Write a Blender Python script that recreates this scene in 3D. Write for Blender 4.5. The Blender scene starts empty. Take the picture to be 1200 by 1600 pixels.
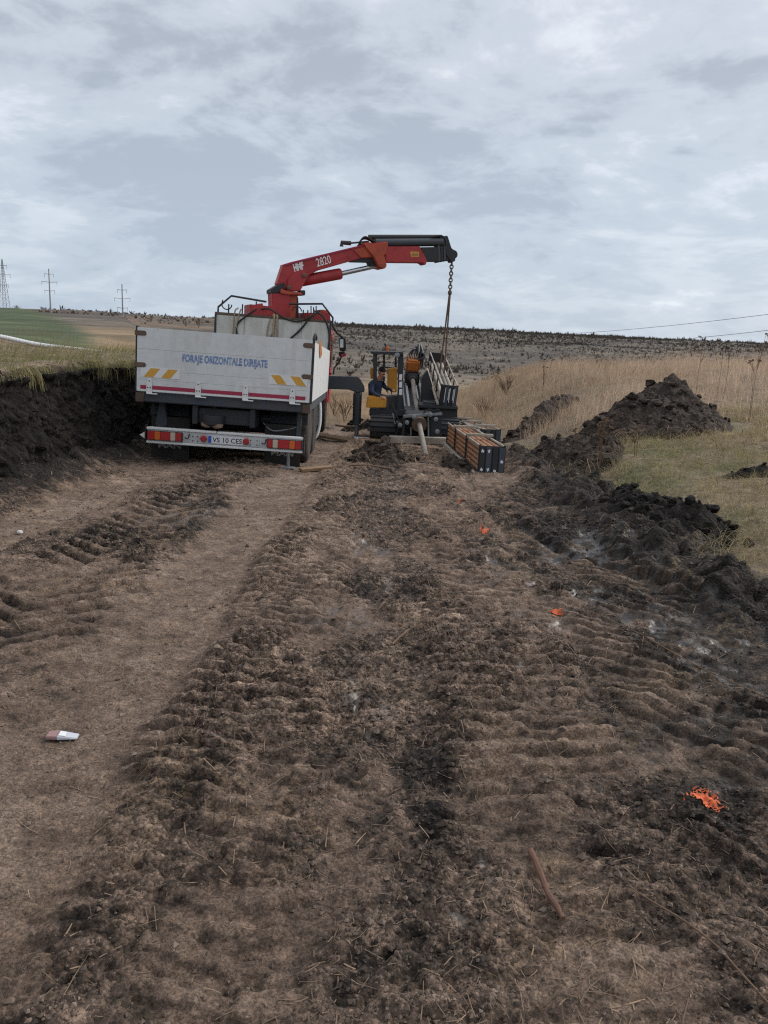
import bpy, bmesh, math, random
import numpy as np
from mathutils import Vector, Matrix, Euler

random.seed(7)
RNG = np.random.default_rng(11)
scene = bpy.context.scene
COL = scene.collection

# ------------------------------------------------------------------ camera
F_PX, PITCH, ROLL = 1202.0, math.radians(12.75), math.radians(2.7)
CAM = Vector((0, 0, 1.65))
fwd = Vector((0, math.cos(PITCH), -math.sin(PITCH)))
r0 = Vector((1, 0, 0)); u0 = Vector((0, math.sin(PITCH), math.cos(PITCH)))
rgt = r0 * math.cos(ROLL) + u0 * math.sin(ROLL)
upv = -r0 * math.sin(ROLL) + u0 * math.cos(ROLL)
cam_data = bpy.data.cameras.new('camera')
cam = bpy.data.objects.new('camera', cam_data); COL.objects.link(cam)
m = Matrix((rgt, upv, -fwd)).transposed().to_4x4(); m.translation = CAM
cam.matrix_world = m
cam_data.sensor_fit = 'HORIZONTAL'; cam_data.sensor_width = 36.0
cam_data.lens = 36.0 * F_PX / 1200.0
cam_data.clip_start = 0.05; cam_data.clip_end = 8000
scene.camera = cam

def at(px, py, Y):
    """survey helper: the place at distance Y (metres ahead) seen at a photo position"""
    d = fwd + rgt * ((px - 600) / F_PX) - upv * ((py - 800) / F_PX)
    return CAM + d * (Y / d.y)

# ------------------------------------------------------------------ world, sun, exposure
SUN_EL, SUN_AZ = math.radians(38), math.radians(62)      # azimuth from +Y towards +X
world = bpy.data.worlds.new('World'); scene.world = world
world.use_nodes = True
wn = world.node_tree.nodes; wl = world.node_tree.links
wn.clear()
def N(nodes, typ, **kw):
    n = nodes.new(typ)
    for k, v in kw.items():
        setattr(n, k, v)
    return n
def build_world():
    out = N(wn, 'ShaderNodeOutputWorld'); bg = N(wn, 'ShaderNodeBackground')
    bg.inputs['Strength'].default_value = 0.1
    sky = N(wn, 'ShaderNodeTexSky', sky_type='NISHITA', sun_disc=False)
    sky.sun_elevation = SUN_EL; sky.sun_rotation = SUN_AZ
    sky.air_density = 1.0; sky.dust_density = 2.0
    tc = N(wn, 'ShaderNodeTexCoord')
    sep = N(wn, 'ShaderNodeSeparateXYZ'); wl.new(tc.outputs['Generated'], sep.inputs[0])
    def math_(op, a, b=None, clamp=False):
        n = N(wn, 'ShaderNodeMath', operation=op, use_clamp=clamp)
        for i, v in enumerate((a, b)):
            if v is None: continue
            if isinstance(v, (int, float)): n.inputs[i].default_value = v
            else: wl.new(v, n.inputs[i])
        return n.outputs[0]
    zc = math_('MAXIMUM', sep.outputs['Z'], 0.0)
    zd = math_('ADD', zc, 0.27)
    u = math_('DIVIDE', sep.outputs['X'], zd); v = math_('DIVIDE', sep.outputs['Y'], zd)
    comb = N(wn, 'ShaderNodeCombineXYZ'); wl.new(u, comb.inputs[0]); wl.new(v, comb.inputs[1])
    def noise(scale, sx, sy, detail, rough, off, dist=0.0, rot=0.0):
        mp = N(wn, 'ShaderNodeMapping')
        mp.inputs['Scale'].default_value = (sx, sy, 1); mp.inputs['Location'].default_value = off
        mp.inputs['Rotation'].default_value = (0, 0, rot)
        wl.new(comb.outputs[0], mp.inputs['Vector'])
        n = N(wn, 'ShaderNodeTexNoise'); n.inputs['Scale'].default_value = scale
        n.inputs['Detail'].default_value = detail; n.inputs['Roughness'].default_value = rough
        n.inputs['Distortion'].default_value = dist
        wl.new(mp.outputs[0], n.inputs['Vector'])
        return n.outputs['Fac']
    big = noise(0.75, 1.0, 1.05, 5, 0.5, (4.6, 2.9, 0), 0.4, 0.5)
    mid = noise(2.6, 0.95, 1.1, 9, 0.6, (7.3, 2.2, 0), 0.35, 0.5)
    fine = noise(8.5, 0.95, 1.1, 8, 0.62, (1.3, 9.2, 0), 0.3, 0.5)
    s = math_('ADD', math_('MULTIPLY', big, 0.40), math_('MULTIPLY', mid, 0.42))
    s = math_('ADD', s, math_('MULTIPLY', fine, 0.14))
    ramp = N(wn, 'ShaderNodeValToRGB')
    cr = ramp.color_ramp; cr.interpolation = 'EASE'
    cr.elements[0].position = 0.385; cr.elements[0].color = (0.325, 0.36, 0.42, 1)
    cr.elements[1].position = 0.605; cr.elements[1].color = (0.93, 0.95, 0.97, 1)
    e = cr.elements.new(0.46); e.color = (0.455, 0.495, 0.555, 1)
    e = cr.elements.new(0.53); e.color = (0.61, 0.64, 0.685, 1)
    wl.new(s, ramp.inputs[0])
    # the cloud deck thins to a bluer veil low over the horizon
    low = N(wn, 'ShaderNodeMapRange'); low.inputs['From Min'].default_value = 0.0; low.inputs['From Max'].default_value = 0.3
    wl.new(zc, low.inputs['Value'])
    veil = N(wn, 'ShaderNodeMix', data_type='RGBA'); veil.inputs[6].default_value = (0.35, 0.43, 0.525, 1)
    lowf = math_('ADD', math_('MULTIPLY', low.outputs[0], 0.70), 0.30)
    wl.new(lowf, veil.inputs[0]); wl.new(ramp.outputs[0], veil.inputs[7])
    sc_ = N(wn, 'ShaderNodeVectorMath', operation='SCALE'); sc_.inputs['Scale'].default_value = 8.3
    wl.new(veil.outputs[2], sc_.inputs[0])
    mx = N(wn, 'ShaderNodeMix', data_type='RGBA'); mx.inputs[0].default_value = 0.93
    wl.new(sky.outputs[0], mx.inputs[6]); wl.new(sc_.outputs[0], mx.inputs[7])
    wl.new(mx.outputs[2], bg.inputs['Color']); wl.new(bg.outputs[0], out.inputs['Surface'])
build_world()
sun_data = bpy.data.lights.new('sun', 'SUN'); sun_data.energy = 1.5; sun_data.angle = math.radians(34)
sun_data.color = (1.0, 0.96, 0.9)
sun = bpy.data.objects.new('sun', sun_data); COL.objects.link(sun)
sdir = Vector((math.sin(SUN_AZ) * math.cos(SUN_EL), math.cos(SUN_AZ) * math.cos(SUN_EL), math.sin(SUN_EL)))
sun.rotation_euler = (-sdir).to_track_quat('-Z', 'Y').to_euler(); sun.location = sdir * 50
vs = scene.view_settings
vs.view_transform = 'Standard'; vs.look = 'None'; vs.exposure = 0.72; vs.gamma = 1.0; vs.use_curve_mapping = False
scene.render.engine = 'CYCLES'
scene.cycles.use_denoising = False
scene.cycles.filter_width = 1.2
scene.cycles.max_bounces = 6; scene.cycles.diffuse_bounces = 3; scene.cycles.glossy_bounces = 3

# ------------------------------------------------------------------ numpy noise
_perm = RNG.permutation(256).astype(np.int32); _perm = np.concatenate([_perm, _perm])
_ang = RNG.random(256) * 2 * np.pi
_gx = np.cos(_ang).astype(np.float32); _gy = np.sin(_ang).astype(np.float32)
def perlin(x, y, seed=0):
    x = np.asarray(x, np.float32) + seed * 17.37; y = np.asarray(y, np.float32) - seed * 9.71
    xf = np.floor(x); yf = np.floor(y)
    xi = xf.astype(np.int32) & 255; yi = yf.astype(np.int32) & 255
    fx = x - xf; fy = y - yf
    sx = fx * fx * fx * (fx * (fx * 6 - 15) + 10); sy = fy * fy * fy * (fy * (fy * 6 - 15) + 10)
    x1 = (xi + 1) & 255; y1 = (yi + 1) & 255
    def g(a, b, dx, dy):
        h = _perm[_perm[a] + b]
        return _gx[h] * dx + _gy[h] * dy
    a = g(xi, yi, fx, fy); b = g(x1, yi, fx - 1, fy); c = g(xi, y1, fx, fy - 1); d = g(x1, y1, fx - 1, fy - 1)
    return 1.5 * ((a + sx * (b - a)) * (1 - sy) + (c + sx * (d - c)) * sy)
def fbm(x, y, octv=4, seed=0, gain=0.5):
    s = 0; amp = 1.0; fr = 1.0; tot = 0
    for i in range(octv):
        s = s + amp * perlin(x * fr, y * fr, seed + i * 3); tot += amp
        amp *= gain; fr *= 2.03
    return s / tot
_wx = RNG.random(256).astype(np.float32); _wy = RNG.random(256).astype(np.float32); _wh = RNG.random(256).astype(np.float32)
def worley(x, y, seed=0):
    x = np.asarray(x, np.float32) + seed * 13.1; y = np.asarray(y, np.float32) + seed * 7.7
    xf = np.floor(x); yf = np.floor(y)
    xi = xf.astype(np.int32); yi = yf.astype(np.int32); fx = x - xf; fy = y - yf
    f1 = np.full(x.shape, 9.0, np.float32); f2 = f1.copy(); hid = np.zeros_like(f1)
    for i in (-1, 0, 1):
        for j in (-1, 0, 1):
            h = _perm[_perm[(xi + i) & 255] + ((yi + j) & 255)]
            d = np.sqrt((i + _wx[h] - fx) ** 2 + (j + _wy[h] - fy) ** 2)
            near = d < f1
            f2 = np.where(near, f1, np.minimum(f2, d)); hid = np.where(near, _wh[h], hid); f1 = np.where(near, d, f1)
    return f1, f2, hid
def sst(a, b, x):
    t = np.clip((x - a) / (b - a), 0, 1); return t * t * (3 - 2 * t)
def lerp(a, b, t): return a + (b - a) * t
def band(x, c, w, soft): return 1 - sst(w, w + soft, np.abs(x - c))

# ------------------------------------------------------------------ terrain heights
PY = [-60, 0, 3, 5, 8, 11, 14, 17, 20, 25, 32, 45, 60, 100, 150, 220, 300, 420, 520, 620, 900, 1700, 4000]
PZ = [0, 0, -.02, -.057, -.147, -.278, -.45, -.665, -.9, -1.18, -1.5, -2.0, -2.5, -3.4, -3.8, -2.5, 0.5, 5.5, 8.6, 9.6, 6, -8, -40]
LR = [0, 25, 40, 80, 140, 200, 260, 330, 450, 600, 900, 1700, 4000]
LZ = [1.08, 1.05, .95, 1.1, 2.3, 3.75, 4.35, 4.9, 6.2, 9.0, 7, -8, -40]
def base_h(x, y):
    """broad shape of the ground, no fine relief"""
    x = np.asarray(x, np.float32); y = np.asarray(y, np.float32)
    r = np.hypot(x, y)
    zc = np.where(y < 32, np.interp(y, PY, PZ), np.interp(np.where(y > 0, lerp(y, r, .6), y), PY, PZ))
    zc = zc + np.where(y > 60, fbm(x / 90, y / 90, 3, 5) * np.clip((y - 60) / 120, 0, 1) * 2.0, 0)
    # right: rough grass field a little above the track
    xr = np.clip(x - 3, -2, 60)
    zf = .10 * np.minimum(xr, 8) + .03 * np.maximum(xr - 8, 0) + .022 * np.clip(y - 14, 0, 14) + .06 * fbm(x / 3.1, y / 3.1, 3, 2)
    fade = sst(30, 75, y)
    zf = lerp(np.maximum(zf, zc), zc, fade)
    e0 = 2.75 + .25 * perlin(y / 1.9, x * 0, 4)
    wr = sst(e0, e0 + 1.0 + np.clip(y - 12, 0, 12) * .3, x)
    z = lerp(zc, zf, wr)
    # left: cut bank and the field above it
    zl = np.interp(r, LR, LZ) + .07 * fbm(x / 2.6, y / 2.6, 3, 8) - .125 * np.clip(x + 16.5, 0, 9) * sst(17, 30, y) * (1 - sst(60, 110, y))
    xb = -3.62 + .22 * perlin(y / 1.7, y * 0 + 3.3, 6) + .10 * perlin(y / .5, y * 0 + 1.1, 9)
    s = xb - x
    far = np.clip(y - 24, 0, 1e9)
    s = s - .25 * far
    wid = 1.0 + .10 * far
    toe = np.interp(s / wid, [0, .45, .8, .98, 1.12, 1.3], [0, .13, .30, .80, .97, 1.0])
    z = lerp(z, np.maximum(zl, z), toe)
    return z

STRIPS = ((-1.2, .34), (-3.2, .26))
def mud_field(x, y):
    """fine relief and the look of the ground: dz, dryness 0..1, wetness 0..1, grass 0..1, bank wall 0..1"""
    x = np.asarray(x, np.float32); y = np.asarray(y, np.float32)
    wob = .10 * perlin(y / 2.3, x * 0 + 1, 21) + .05 * perlin(y / .9, x / .9, 22)
    xs = x + wob
    e0 = 2.75 + .25 * perlin(y / 1.9, x * 0, 4)
    grass = sst(e0 - .05, e0 + .55, x + .35 * fbm(x / .45, y / .45, 3, 31))
    xb = -3.62 + .22 * perlin(y / 1.7, y * 0 + 3.3, 6) + .10 * perlin(y / .5, y * 0 + 1.1, 9)
    s = xb - x
    wall = sst(.35, .75, s) * (1 - sst(1.0, 1.2, s)) * (y < 40)
    top = sst(1.05, 1.2, s + .1 * fbm(x / .2, y / .2, 2, 33))
    grass = np.maximum(grass, top); grass = np.maximum(grass, sst(24, 27, y))
    mud = (1 - grass)
    toe = sst(-.15, .4, s) * (1 - top)
    n_e = fbm(x / .35, y / .35, 3, 36)
    dA = band(xs + .10 * n_e, -1.2, .21, .26); dB = band(xs, -3.15, .2, .2) * (1 - toe)
    strip = np.maximum(dA, dB)
    n1 = fbm(x / 1.4, y / 1.4, 4, 40); n2 = fbm(x / .42, y / .42, 4, 44); n3 = fbm(x / .13, y / .13, 3, 48)
    # ---- crumbly clods
    f1, f2, h1 = worley(x / .17 + .5 * n2, y / .17 + .5 * n3, 1)
    g1, g2, h2 = worley(x / .075 + .4 * n3, y / .075, 2)
    k1, k2, h3 = worley(x / .034, y / .034, 3)
    c1 = np.clip(1 - f1 * 1.25, 0, 1) * (h1 > .45) * (.4 + .8 * h1)
    c2 = np.clip(1 - g1 * 1.15, 0, 1) * (h2 > .3) * (.4 + .8 * h2)
    c3 = np.clip(1 - k1 * 1.1, 0, 1) * (h3 > .25)
    crumb = sst(-.12, .22, fbm(x / .8, y / 1.3, 3, 51) + .25 * band(x, 0.0, .22, .2) + .3 * band(xs, -.62, .15, .3) * (y < 4) - .5 * strip)
    crumb = np.maximum(crumb, .9 * toe)
    crumb = np.maximum(crumb, sst(1.9, 2.6, x + .3 * n2) * mud)
    dz = .028 * n1 + .020 * n2 * (1 - .7 * strip) + .010 * n3 * (1 - .5 * strip) + 0.0085 * fbm(x / .045, y / .045, 2, 49) * (1 - .5 * strip)
    mud_field.crumb = crumb * (1 - strip)
    dz += crumb * (.026 * c1 + .022 * c2 + .014 * c3) + (1 - crumb) * (.007 * c2 + .006 * c3) * (1 - .4 * strip)
    # ---- pressed plates with broken edges
    pn = fbm(x / .21, y / .21, 4, 55)
    plate = sst(.10, .15, pn) * (1 - .7 * strip)
    dz = dz * (1 - .45 * plate) + .013 * plate + .006 * sst(.20, .23, pn)
    n4 = fbm(x / .045, y / .045, 2, 57)
    # ---- cross bars pressed by crawler tracks (two bands), patchy and warped
    def bars(xc, w, per, amp, seed, skew, thr):
        m_ = band(x + .6 * wob, xc, w, .12)
        ph = (y + .07 * fbm(x / .35, y / .35, 2, seed) + skew * (x - xc) + .03 * n2) / per
        t = np.abs(ph - np.floor(ph) - .5) * 2
        pr = sst(.40 + .1 * n3, .58 + .1 * n3, t) * (.65 + .7 * sst(-.3, .3, n2))
        patch = sst(thr, thr + .25, fbm(x / .55, y / .9, 3, seed + 2))
        return m_ * patch, pr * amp
    b1, p1 = bars(-.58, .30, .118, .042, 60, .18, -.38)
    b1 = b1 * (.35 + .65 * sst(2.2, 3.4, y))
    b2, p2 = bars(.66, .36, .128, .040, 64, -.14, -.36)
    b2 = b2 * (.4 + .6 * sst(2.2, 3.6, y))
    b3, p3 = bars(1.65, .45, .15, .030, 68, .75, -.25)
    b4, p4 = bars(-.05, .20, .13, .022, 71, -.5, .0)
    dz = dz + b1 * p1 + b2 * p2 + b3 * p3 + b4 * p4
    # ---- tractor lugs: slanted bars in a herring-bone left of the dry strip
    m5 = band(x + wob, -2.12, .36, .10) * sst(-.35, -.1, fbm(x / .7, y / .9, 3, 75)) * sst(3.4, 4.2, y)
    ph = (y * .9 - .75 * np.abs(x + wob + 2.12) + .04 * n2) / .19
    t = np.abs(ph - np.floor(ph) - .5) * 2
    dz = dz - .03 * m5 + .050 * m5 * sst(.42, .58, t)
    # ---- ruts: the dry strips are pressed flat, with a narrow tyre rib pattern
    dz = dz - .022 * dA - .03 * dB
    rib = np.abs(((y + .03 * n2) / .055) % 1 - .5) * 2
    dz = dz + .0035 * strip * sst(.3, .7, rib) * sst(-.1, .2, n2)
    # curved wheel rut through the wet corner on the right
    xc = 1.35 + .16 * (7.6 - y) ** 2 * (y < 7.6)
    xc = np.where(y < 5.2, xc * 0 + 2.27 + .35 * (5.2 - y), xc)
    rut = band(x, xc, .035, .06) * sst(3.5, 4.2, y) * (1 - sst(7.6, 8.3, y))
    dz = dz - .05 * rut + .02 * band(x, xc + .12, .03, .06) * sst(4.2, 4.6, y) * (1 - sst(7.6, 8.2, y))
    # ---- toe rubble under the bank, vertical fissures on the wall
    big1, big2, bh = worley(x / .30, y / .30, 5)
    dz = dz + toe * (1 - wall) * .10 * np.clip(1 - big1 * 1.3, 0, 1) * (bh > .4)
    dz = dz + wall * (.10 * fbm(y / .35, x / 1.5, 3, 80) + .05 * n3)
    # berm of lumps where track meets grass
    edge = band(x, e0 - .15, .30, .35) * sst(4.0, 5.5, y) * (1 - sst(15.5, 17.5, y))
    L1, L2, lh = worley(x / .33 + .3 * n2, y / .33, 6)
    dz = dz + edge * (.05 + .16 * np.clip(1 - L1 * 1.2, 0, 1) * (.3 + lh) + .05 * c1)
    # ---- wetness and puddles
    wetn = fbm(x / .5, y / .8, 4, 90)
    wet = .25 * sst(.05, .35, wetn) * (1 - strip)
    def blob(cx, cy, rx, ry, k=1.0):
        d = ((x - cx) / rx) ** 2 + ((y - cy) / ry) ** 2
        return k * (1 - sst(.1, 1.25, d + .9 * n2))
    wet = np.maximum(wet, blob(-.22, 6.35, .26, .6)); wet = np.maximum(wet, blob(-.3, 4.4, .32, .4, .8))
    wet = np.maximum(wet, blob(.85, 6.2, .22, .8, .9)); wet = np.maximum(wet, blob(.8, 4.5, .25, 1.0, .75))
    wet = np.maximum(wet, blob(1.95, 6.5, .65, 1.1, 1.0)); wet = np.maximum(wet, blob(1.6, 4.6, .7, 1.0, .75))
    wet = np.maximum(wet, blob(1.75, 3.3, .5, 1.0, .55)); wet = np.maximum(wet, blob(1.1, 3.0, .6, .6, .35))
    wet = np.maximum(wet, blob(-1.9, 7.4, .4, .9, .6)); wet = np.maximum(wet, blob(.25, 9.6, .35, .9, .65))
    wet = np.maximum(wet, .55 * sst(.10, .42, fbm(x / .35, y / .9, 4, 99)) * sst(-.9, -.3, x)); wet = np.maximum(wet, rut)
    brk = sst(-.12, .06, fbm(x / .11, y / .15, 4, 93)) * (1 - .65 * np.clip(b1 * p1 / .03 + b2 * p2 / .03 + b3 * p3 / .03, 0, 1)) * (1 - .5 * np.clip(c1 + c2, 0, 1))
    edge0 = band(x, e0 + .1, .35, .3)
    wet = wet * mud * (1 - .8 * edge0) * (1 - .8 * toe) * (1 - .75 * dA) * (.12 + .88 * brk)
    flat = sst(.35, .75, wet) * (1 - .45 * crumb)
    dz = lerp(dz, .35 * dz + .003 * n3 - .010, flat * .8)
    # ---- dryness
    dry = .44 + .30 * n1 + .28 * n2 + .26 * n3 + .20 * n4 + .16 * plate + .13 * strip + .10 * dB - .27 * crumb * sst(-.3, .1, n2)
    dry = dry + .16 * b1 * sst(.01, .03, p1) + .12 * b2 * sst(.01, .03, p2)
    dry = dry - .30 * sst(.7, 2.0, x) * (1 - sst(9, 11, y)) - .25 * m5 * (1 - sst(.4, .6, t))
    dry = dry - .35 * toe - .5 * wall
    dry = dry - .25 * edge
    dry = np.clip(dry * (1 - .35 * wet), 0, 1)
    hg = .03 * fbm(x / .3, y / .3, 3, 95) + .05 * fbm(x / 1.1, y / 1.1, 2, 97)
    keep = (1 - grass) * (1 - sst(22, 28, y))
    return dz * keep + hg * grass * (1 - sst(40, 60, y)), dry, wet, grass, wall * (1 - top)
def gz(x, y):
    x = np.atleast_1d(np.asarray(x, np.float32)); y = np.atleast_1d(np.asarray(y, np.float32))
    return base_h(x, y) + mud_field(x, y)[0]
def gz1(x, y): return float(gz(x, y)[0])

# ------------------------------------------------------------------ materials
MATS = {}
def new_mat(name):
    mt = bpy.data.materials.new(name); mt.use_nodes = True
    nt = mt.node_tree; nt.nodes.clear()
    out = nt.nodes.new('ShaderNodeOutputMaterial'); b = nt.nodes.new('ShaderNodeBsdfPrincipled')
    nt.links.new(b.outputs[0], out.inputs['Surface'])
    MATS[name] = mt
    return mt, nt, b
def tex_noise(nt, scale, detail=4, rough=.55, vec=None, dist=0.0):
    n = nt.nodes.new('ShaderNodeTexNoise'); n.inputs['Scale'].default_value = scale
    n.inputs['Detail'].default_value = detail; n.inputs['Roughness'].default_value = rough
    n.inputs['Distortion'].default_value = dist
    if vec is not None: nt.links.new(vec, n.inputs['Vector'])
    return n.outputs['Fac']
def maprange(nt, val, a, b, c=0.0, d=1.0):
    n = nt.nodes.new('ShaderNodeMapRange')
    for k, v in zip(('From Min', 'From Max', 'To Min', 'To Max'), (a, b, c, d)): n.inputs[k].default_value = v
    nt.links.new(val, n.inputs['Value']); return n.outputs[0]
def mixc(nt, f, a, b, blend='MIX'):
    n = nt.nodes.new('ShaderNodeMix'); n.data_type = 'RGBA'; n.blend_type = blend
    for i, v in ((0, f), (6, a), (7, b)):
        if isinstance(v, (int, float)): n.inputs[i].default_value = v
        elif isinstance(v, tuple): n.inputs[i].default_value = (*v, 1)
        else: nt.links.new(v, n.inputs[i])
    return n.outputs[2]
def bump(nt, b, h, strength, dist):
    n = nt.nodes.new('ShaderNodeBump'); n.inputs['Strength'].default_value = strength; n.inputs['Distance'].default_value = dist
    nt.links.new(h, n.inputs['Height']); nt.links.new(n.outputs[0], b.inputs['Normal'])
def objcoord(nt, gen='Object'):
    return nt.nodes.new('ShaderNodeTexCoord').outputs[gen]
def paint(name, col, dirt=(.10, .075, .055), amount=.35, rough=.5, metal=0.0, scale=3.0, streak=False):
    """worn paint or metal: colour, dirt film with its own patches, scratches in the gloss"""
    mt, nt, b = new_mat(name)
    v = objcoord(nt)
    if streak:
        mp = nt.nodes.new('ShaderNodeMapping'); mp.inputs['Scale'].default_value = (3, 3, .5); nt.links.new(v, mp.inputs[0]); v2 = mp.outputs[0]
    else: v2 = v
    n1 = tex_noise(nt, scale, 7, .65, v2, .3); n2 = tex_noise(nt, scale * 11, 4, .6, v)
    f = maprange(nt, n1, .62 - amount * .5, .80, 0, min(1, amount * 1.6))
    c = mixc(nt, f, col, dirt)
    f2 = maprange(nt, n2, .3, .7, .93, 1.05)
    g = nt.nodes.new('ShaderNodeVectorMath'); g.operation = 'SCALE'
    nt.links.new(c, g.inputs[0]); nt.links.new(f2, g.inputs['Scale'])
    nt.links.new(g.outputs[0], b.inputs['Base Color'])
    nt.links.new(maprange(nt, n1, .3, .75, rough, min(1, rough + .35)), b.inputs['Roughness'])
    b.inputs['Metallic'].default_value = metal
    bump(nt, b, n2, .08, .002)
    return mt
def attr_mat(name, rough=.9, spec=.2, noise_scale=14.0, lo=.72, hi=1.22, transl=0.0, detail=5, nrough=.6):
    mt, nt, b = new_mat(name)
    a = nt.nodes.new('ShaderNodeAttribute'); a.attribute_name = 'Col'
    n = tex_noise(nt, noise_scale, detail, nrough, objcoord(nt))
    g = nt.nodes.new('ShaderNodeVectorMath'); g.operation = 'SCALE'
    nt.links.new(a.outputs['Color'], g.inputs[0]); nt.links.new(maprange(nt, n, .3, .7, lo, hi), g.inputs['Scale'])
    nt.links.new(g.outputs[0], b.inputs['Base Color'])
    b.inputs['Roughness'].default_value = rough; b.inputs['Specular IOR Level'].default_value = spec
    if transl:
        tr = nt.nodes.new('ShaderNodeBsdfTranslucent'); nt.links.new(g.outputs[0], tr.inputs['Color'])
        mxs = nt.nodes.new('ShaderNodeMixShader'); mxs.inputs[0].default_value = transl
        out = [q for q in nt.nodes if q.type == 'OUTPUT_MATERIAL'][0]
        nt.links.new(b.outputs[0], mxs.inputs[1]); nt.links.new(tr.outputs[0], mxs.inputs[2]); nt.links.new(mxs.outputs[0], out.inputs['Surface'])
    return mt
def voronoi(nt, scale, vec, warp=.35):
    nz = nt.nodes.new('ShaderNodeTexNoise'); nz.inputs['Scale'].default_value = scale * .8; nz.inputs['Detail'].default_value = 3; nt.links.new(vec, nz.inputs['Vector'])
    mad = nt.nodes.new('ShaderNodeVectorMath'); mad.operation = 'MULTIPLY_ADD'; mad.inputs[1].default_value = (warp * 2 / scale,) * 3
    nt.links.new(nz.outputs['Color'], mad.inputs[0]); nt.links.new(vec, mad.inputs[2])
    v = nt.nodes.new('ShaderNodeTexVoronoi'); v.inputs['Scale'].default_value = scale; v.inputs['Randomness'].default_value = 1.0
    nt.links.new(mad.outputs[0], v.inputs['Vector'])
    sp = nt.nodes.new('ShaderNodeSeparateColor'); nt.links.new(v.outputs['Color'], sp.inputs[0])
    return v.outputs['Distance'], sp.outputs[0]
def mul(nt, a, b_, op='MULTIPLY'):
    k = nt.nodes.new('ShaderNodeMath'); k.operation = op
    for i, q in enumerate((a, b_)):
        if isinstance(q, (int, float)): k.inputs[i].default_value = q
        else: nt.links.new(q, k.inputs[i])
    return k.outputs[0]
def soil_mat(name, dark, light, scale=7.0, rough=.92):
    mt, nt, b = new_mat(name)
    v = objcoord(nt)
    geo = nt.nodes.new('ShaderNodeNewGeometry')
    n1 = tex_noise(nt, scale, 8, .65, geo.outputs['Position'], .2); n2 = tex_noise(nt, scale * 9, 5, .65, geo.outputs['Position'])
    nt.links.new(mixc(nt, maprange(nt, n1, .35, .68), dark, light), b.inputs['Base Color'])
    b.inputs['Roughness'].default_value = rough; b.inputs['Specular IOR Level'].default_value = .25
    d1, v1 = voronoi(nt, 34, geo.outputs['Position']); d2, v2 = voronoi(nt, 11, geo.outputs['Position'])
    g = nt.nodes.new('ShaderNodeVectorMath'); g.operation = 'SCALE'
    src = b.inputs['Base Color'].links[0].from_socket
    nt.links.new(src, g.inputs[0]); nt.links.new(mul(nt, maprange(nt, v1, 0, 1, .55, 1.5), maprange(nt, v2, 0, 1, .7, 1.35)), g.inputs['Scale'])
    nt.links.new(g.outputs[0], b.inputs['Base Color'])
    bump(nt, b, mul(nt, n2, mul(nt, mul(nt, d1, .5), d2, 'ADD'), 'SUBTRACT'), 1.0, .05)
    return mt

def ground_mat():
    mt, nt, b = new_mat('mud')
    geo = nt.nodes.new('ShaderNodeNewGeometry'); pos = geo.outputs['Position']
    col = nt.nodes.new('ShaderNodeAttribute'); col.attribute_name = 'Col'
    wet = nt.nodes.new('ShaderNodeAttribute'); wet.attribute_name = 'wet'
    n1 = tex_noise(nt, 28, 6, .65, pos); n2 = tex_noise(nt, 110, 5, .65, pos); n3 = tex_noise(nt, 6, 11, .72, pos, .3)
    crb = nt.nodes.new('ShaderNodeAttribute'); crb.attribute_name = 'crumb'
    d1, v1 = voronoi(nt, 62, pos); d2, v2 = voronoi(nt, 21, pos)
    amp = maprange(nt, crb.outputs['Fac'], 0, 1, .35, 1.0)
    def vary(val, lo, hi):                     # crumb-by-crumb tone, weaker on pressed soil
        return mul(nt, mul(nt, maprange(nt, val, 0, 1, lo, hi), amp), 1.0, 'ADD')
    k = mul(nt, maprange(nt, n3, .36, .64, .66, 1.32), maprange(nt, n2, .36, .64, .55, 1.45))
    k = mul(nt, mul(nt, k, vary(v1, -.62, .6)), vary(v2, -.35, .32))
    g = nt.nodes.new('ShaderNodeVectorMath'); g.operation = 'SCALE'
    nt.links.new(col.outputs['Color'], g.inputs[0]); nt.links.new(k, g.inputs['Scale'])
    nt.links.new(g.outputs[0], b.inputs['Base Color'])
    w2 = nt.nodes.new('ShaderNodeMath'); w2.operation = 'MULTIPLY_ADD'
    nt.links.new(maprange(nt, n3, .38, .62, .45, -.55), w2.inputs[0]); nt.links.new(wet.outputs['Fac'], w2.inputs[1]); nt.links.new(wet.outputs['Fac'], w2.inputs[2])
    nt.links.new(maprange(nt, w2.outputs[0], .18, .58, .80, .36), b.inputs['Roughness'])
    nt.links.new(maprange(nt, w2.outputs[0], .18, .6, .22, .5), b.inputs['Specular IOR Level'])
    add = nt.nodes.new('ShaderNodeMath'); add.operation = 'MULTIPLY_ADD'; add.inputs[1].default_value = .3
    nt.links.new(n1, add.inputs[0]); nt.links.new(n3, add.inputs[2])
    hgt = mul(nt, add.outputs[0], mul(nt, mul(nt, mul(nt, d1, .30), mul(nt, d2, .65), 'ADD'), amp), 'SUBTRACT')
    bp = nt.nodes.new('ShaderNodeBump'); bp.inputs['Distance'].default_value = .06
    nt.links.new(maprange(nt, w2.outputs[0], .22, .55, 1.0, .10), bp.inputs['Strength'])
    nt.links.new(hgt, bp.inputs['Height']); nt.links.new(bp.outputs[0], b.inputs['Normal'])
    return mt
ground_mat()
attr_mat('field', .95, .15, .10, .45, 1.5, 0, 11, .74)
attr_mat('blade', .8, .2, 2.0, .8, 1.2, .42)
attr_mat('straw', .75, .25, 9.0, .75, 1.25)
attr_mat('shrub', .95, .1, 1.0, .8, 1.2)
soil_mat('black_soil', (.008, .0068, .006), (.036, .028, .023))
soil_mat('brown_soil', (.028, .022, .018), (.125, .092, .073))
paint('white_paint', (.66, .67, .66), (.38, .33, .28), .32, .42, 0, 1.2, True)
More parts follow.
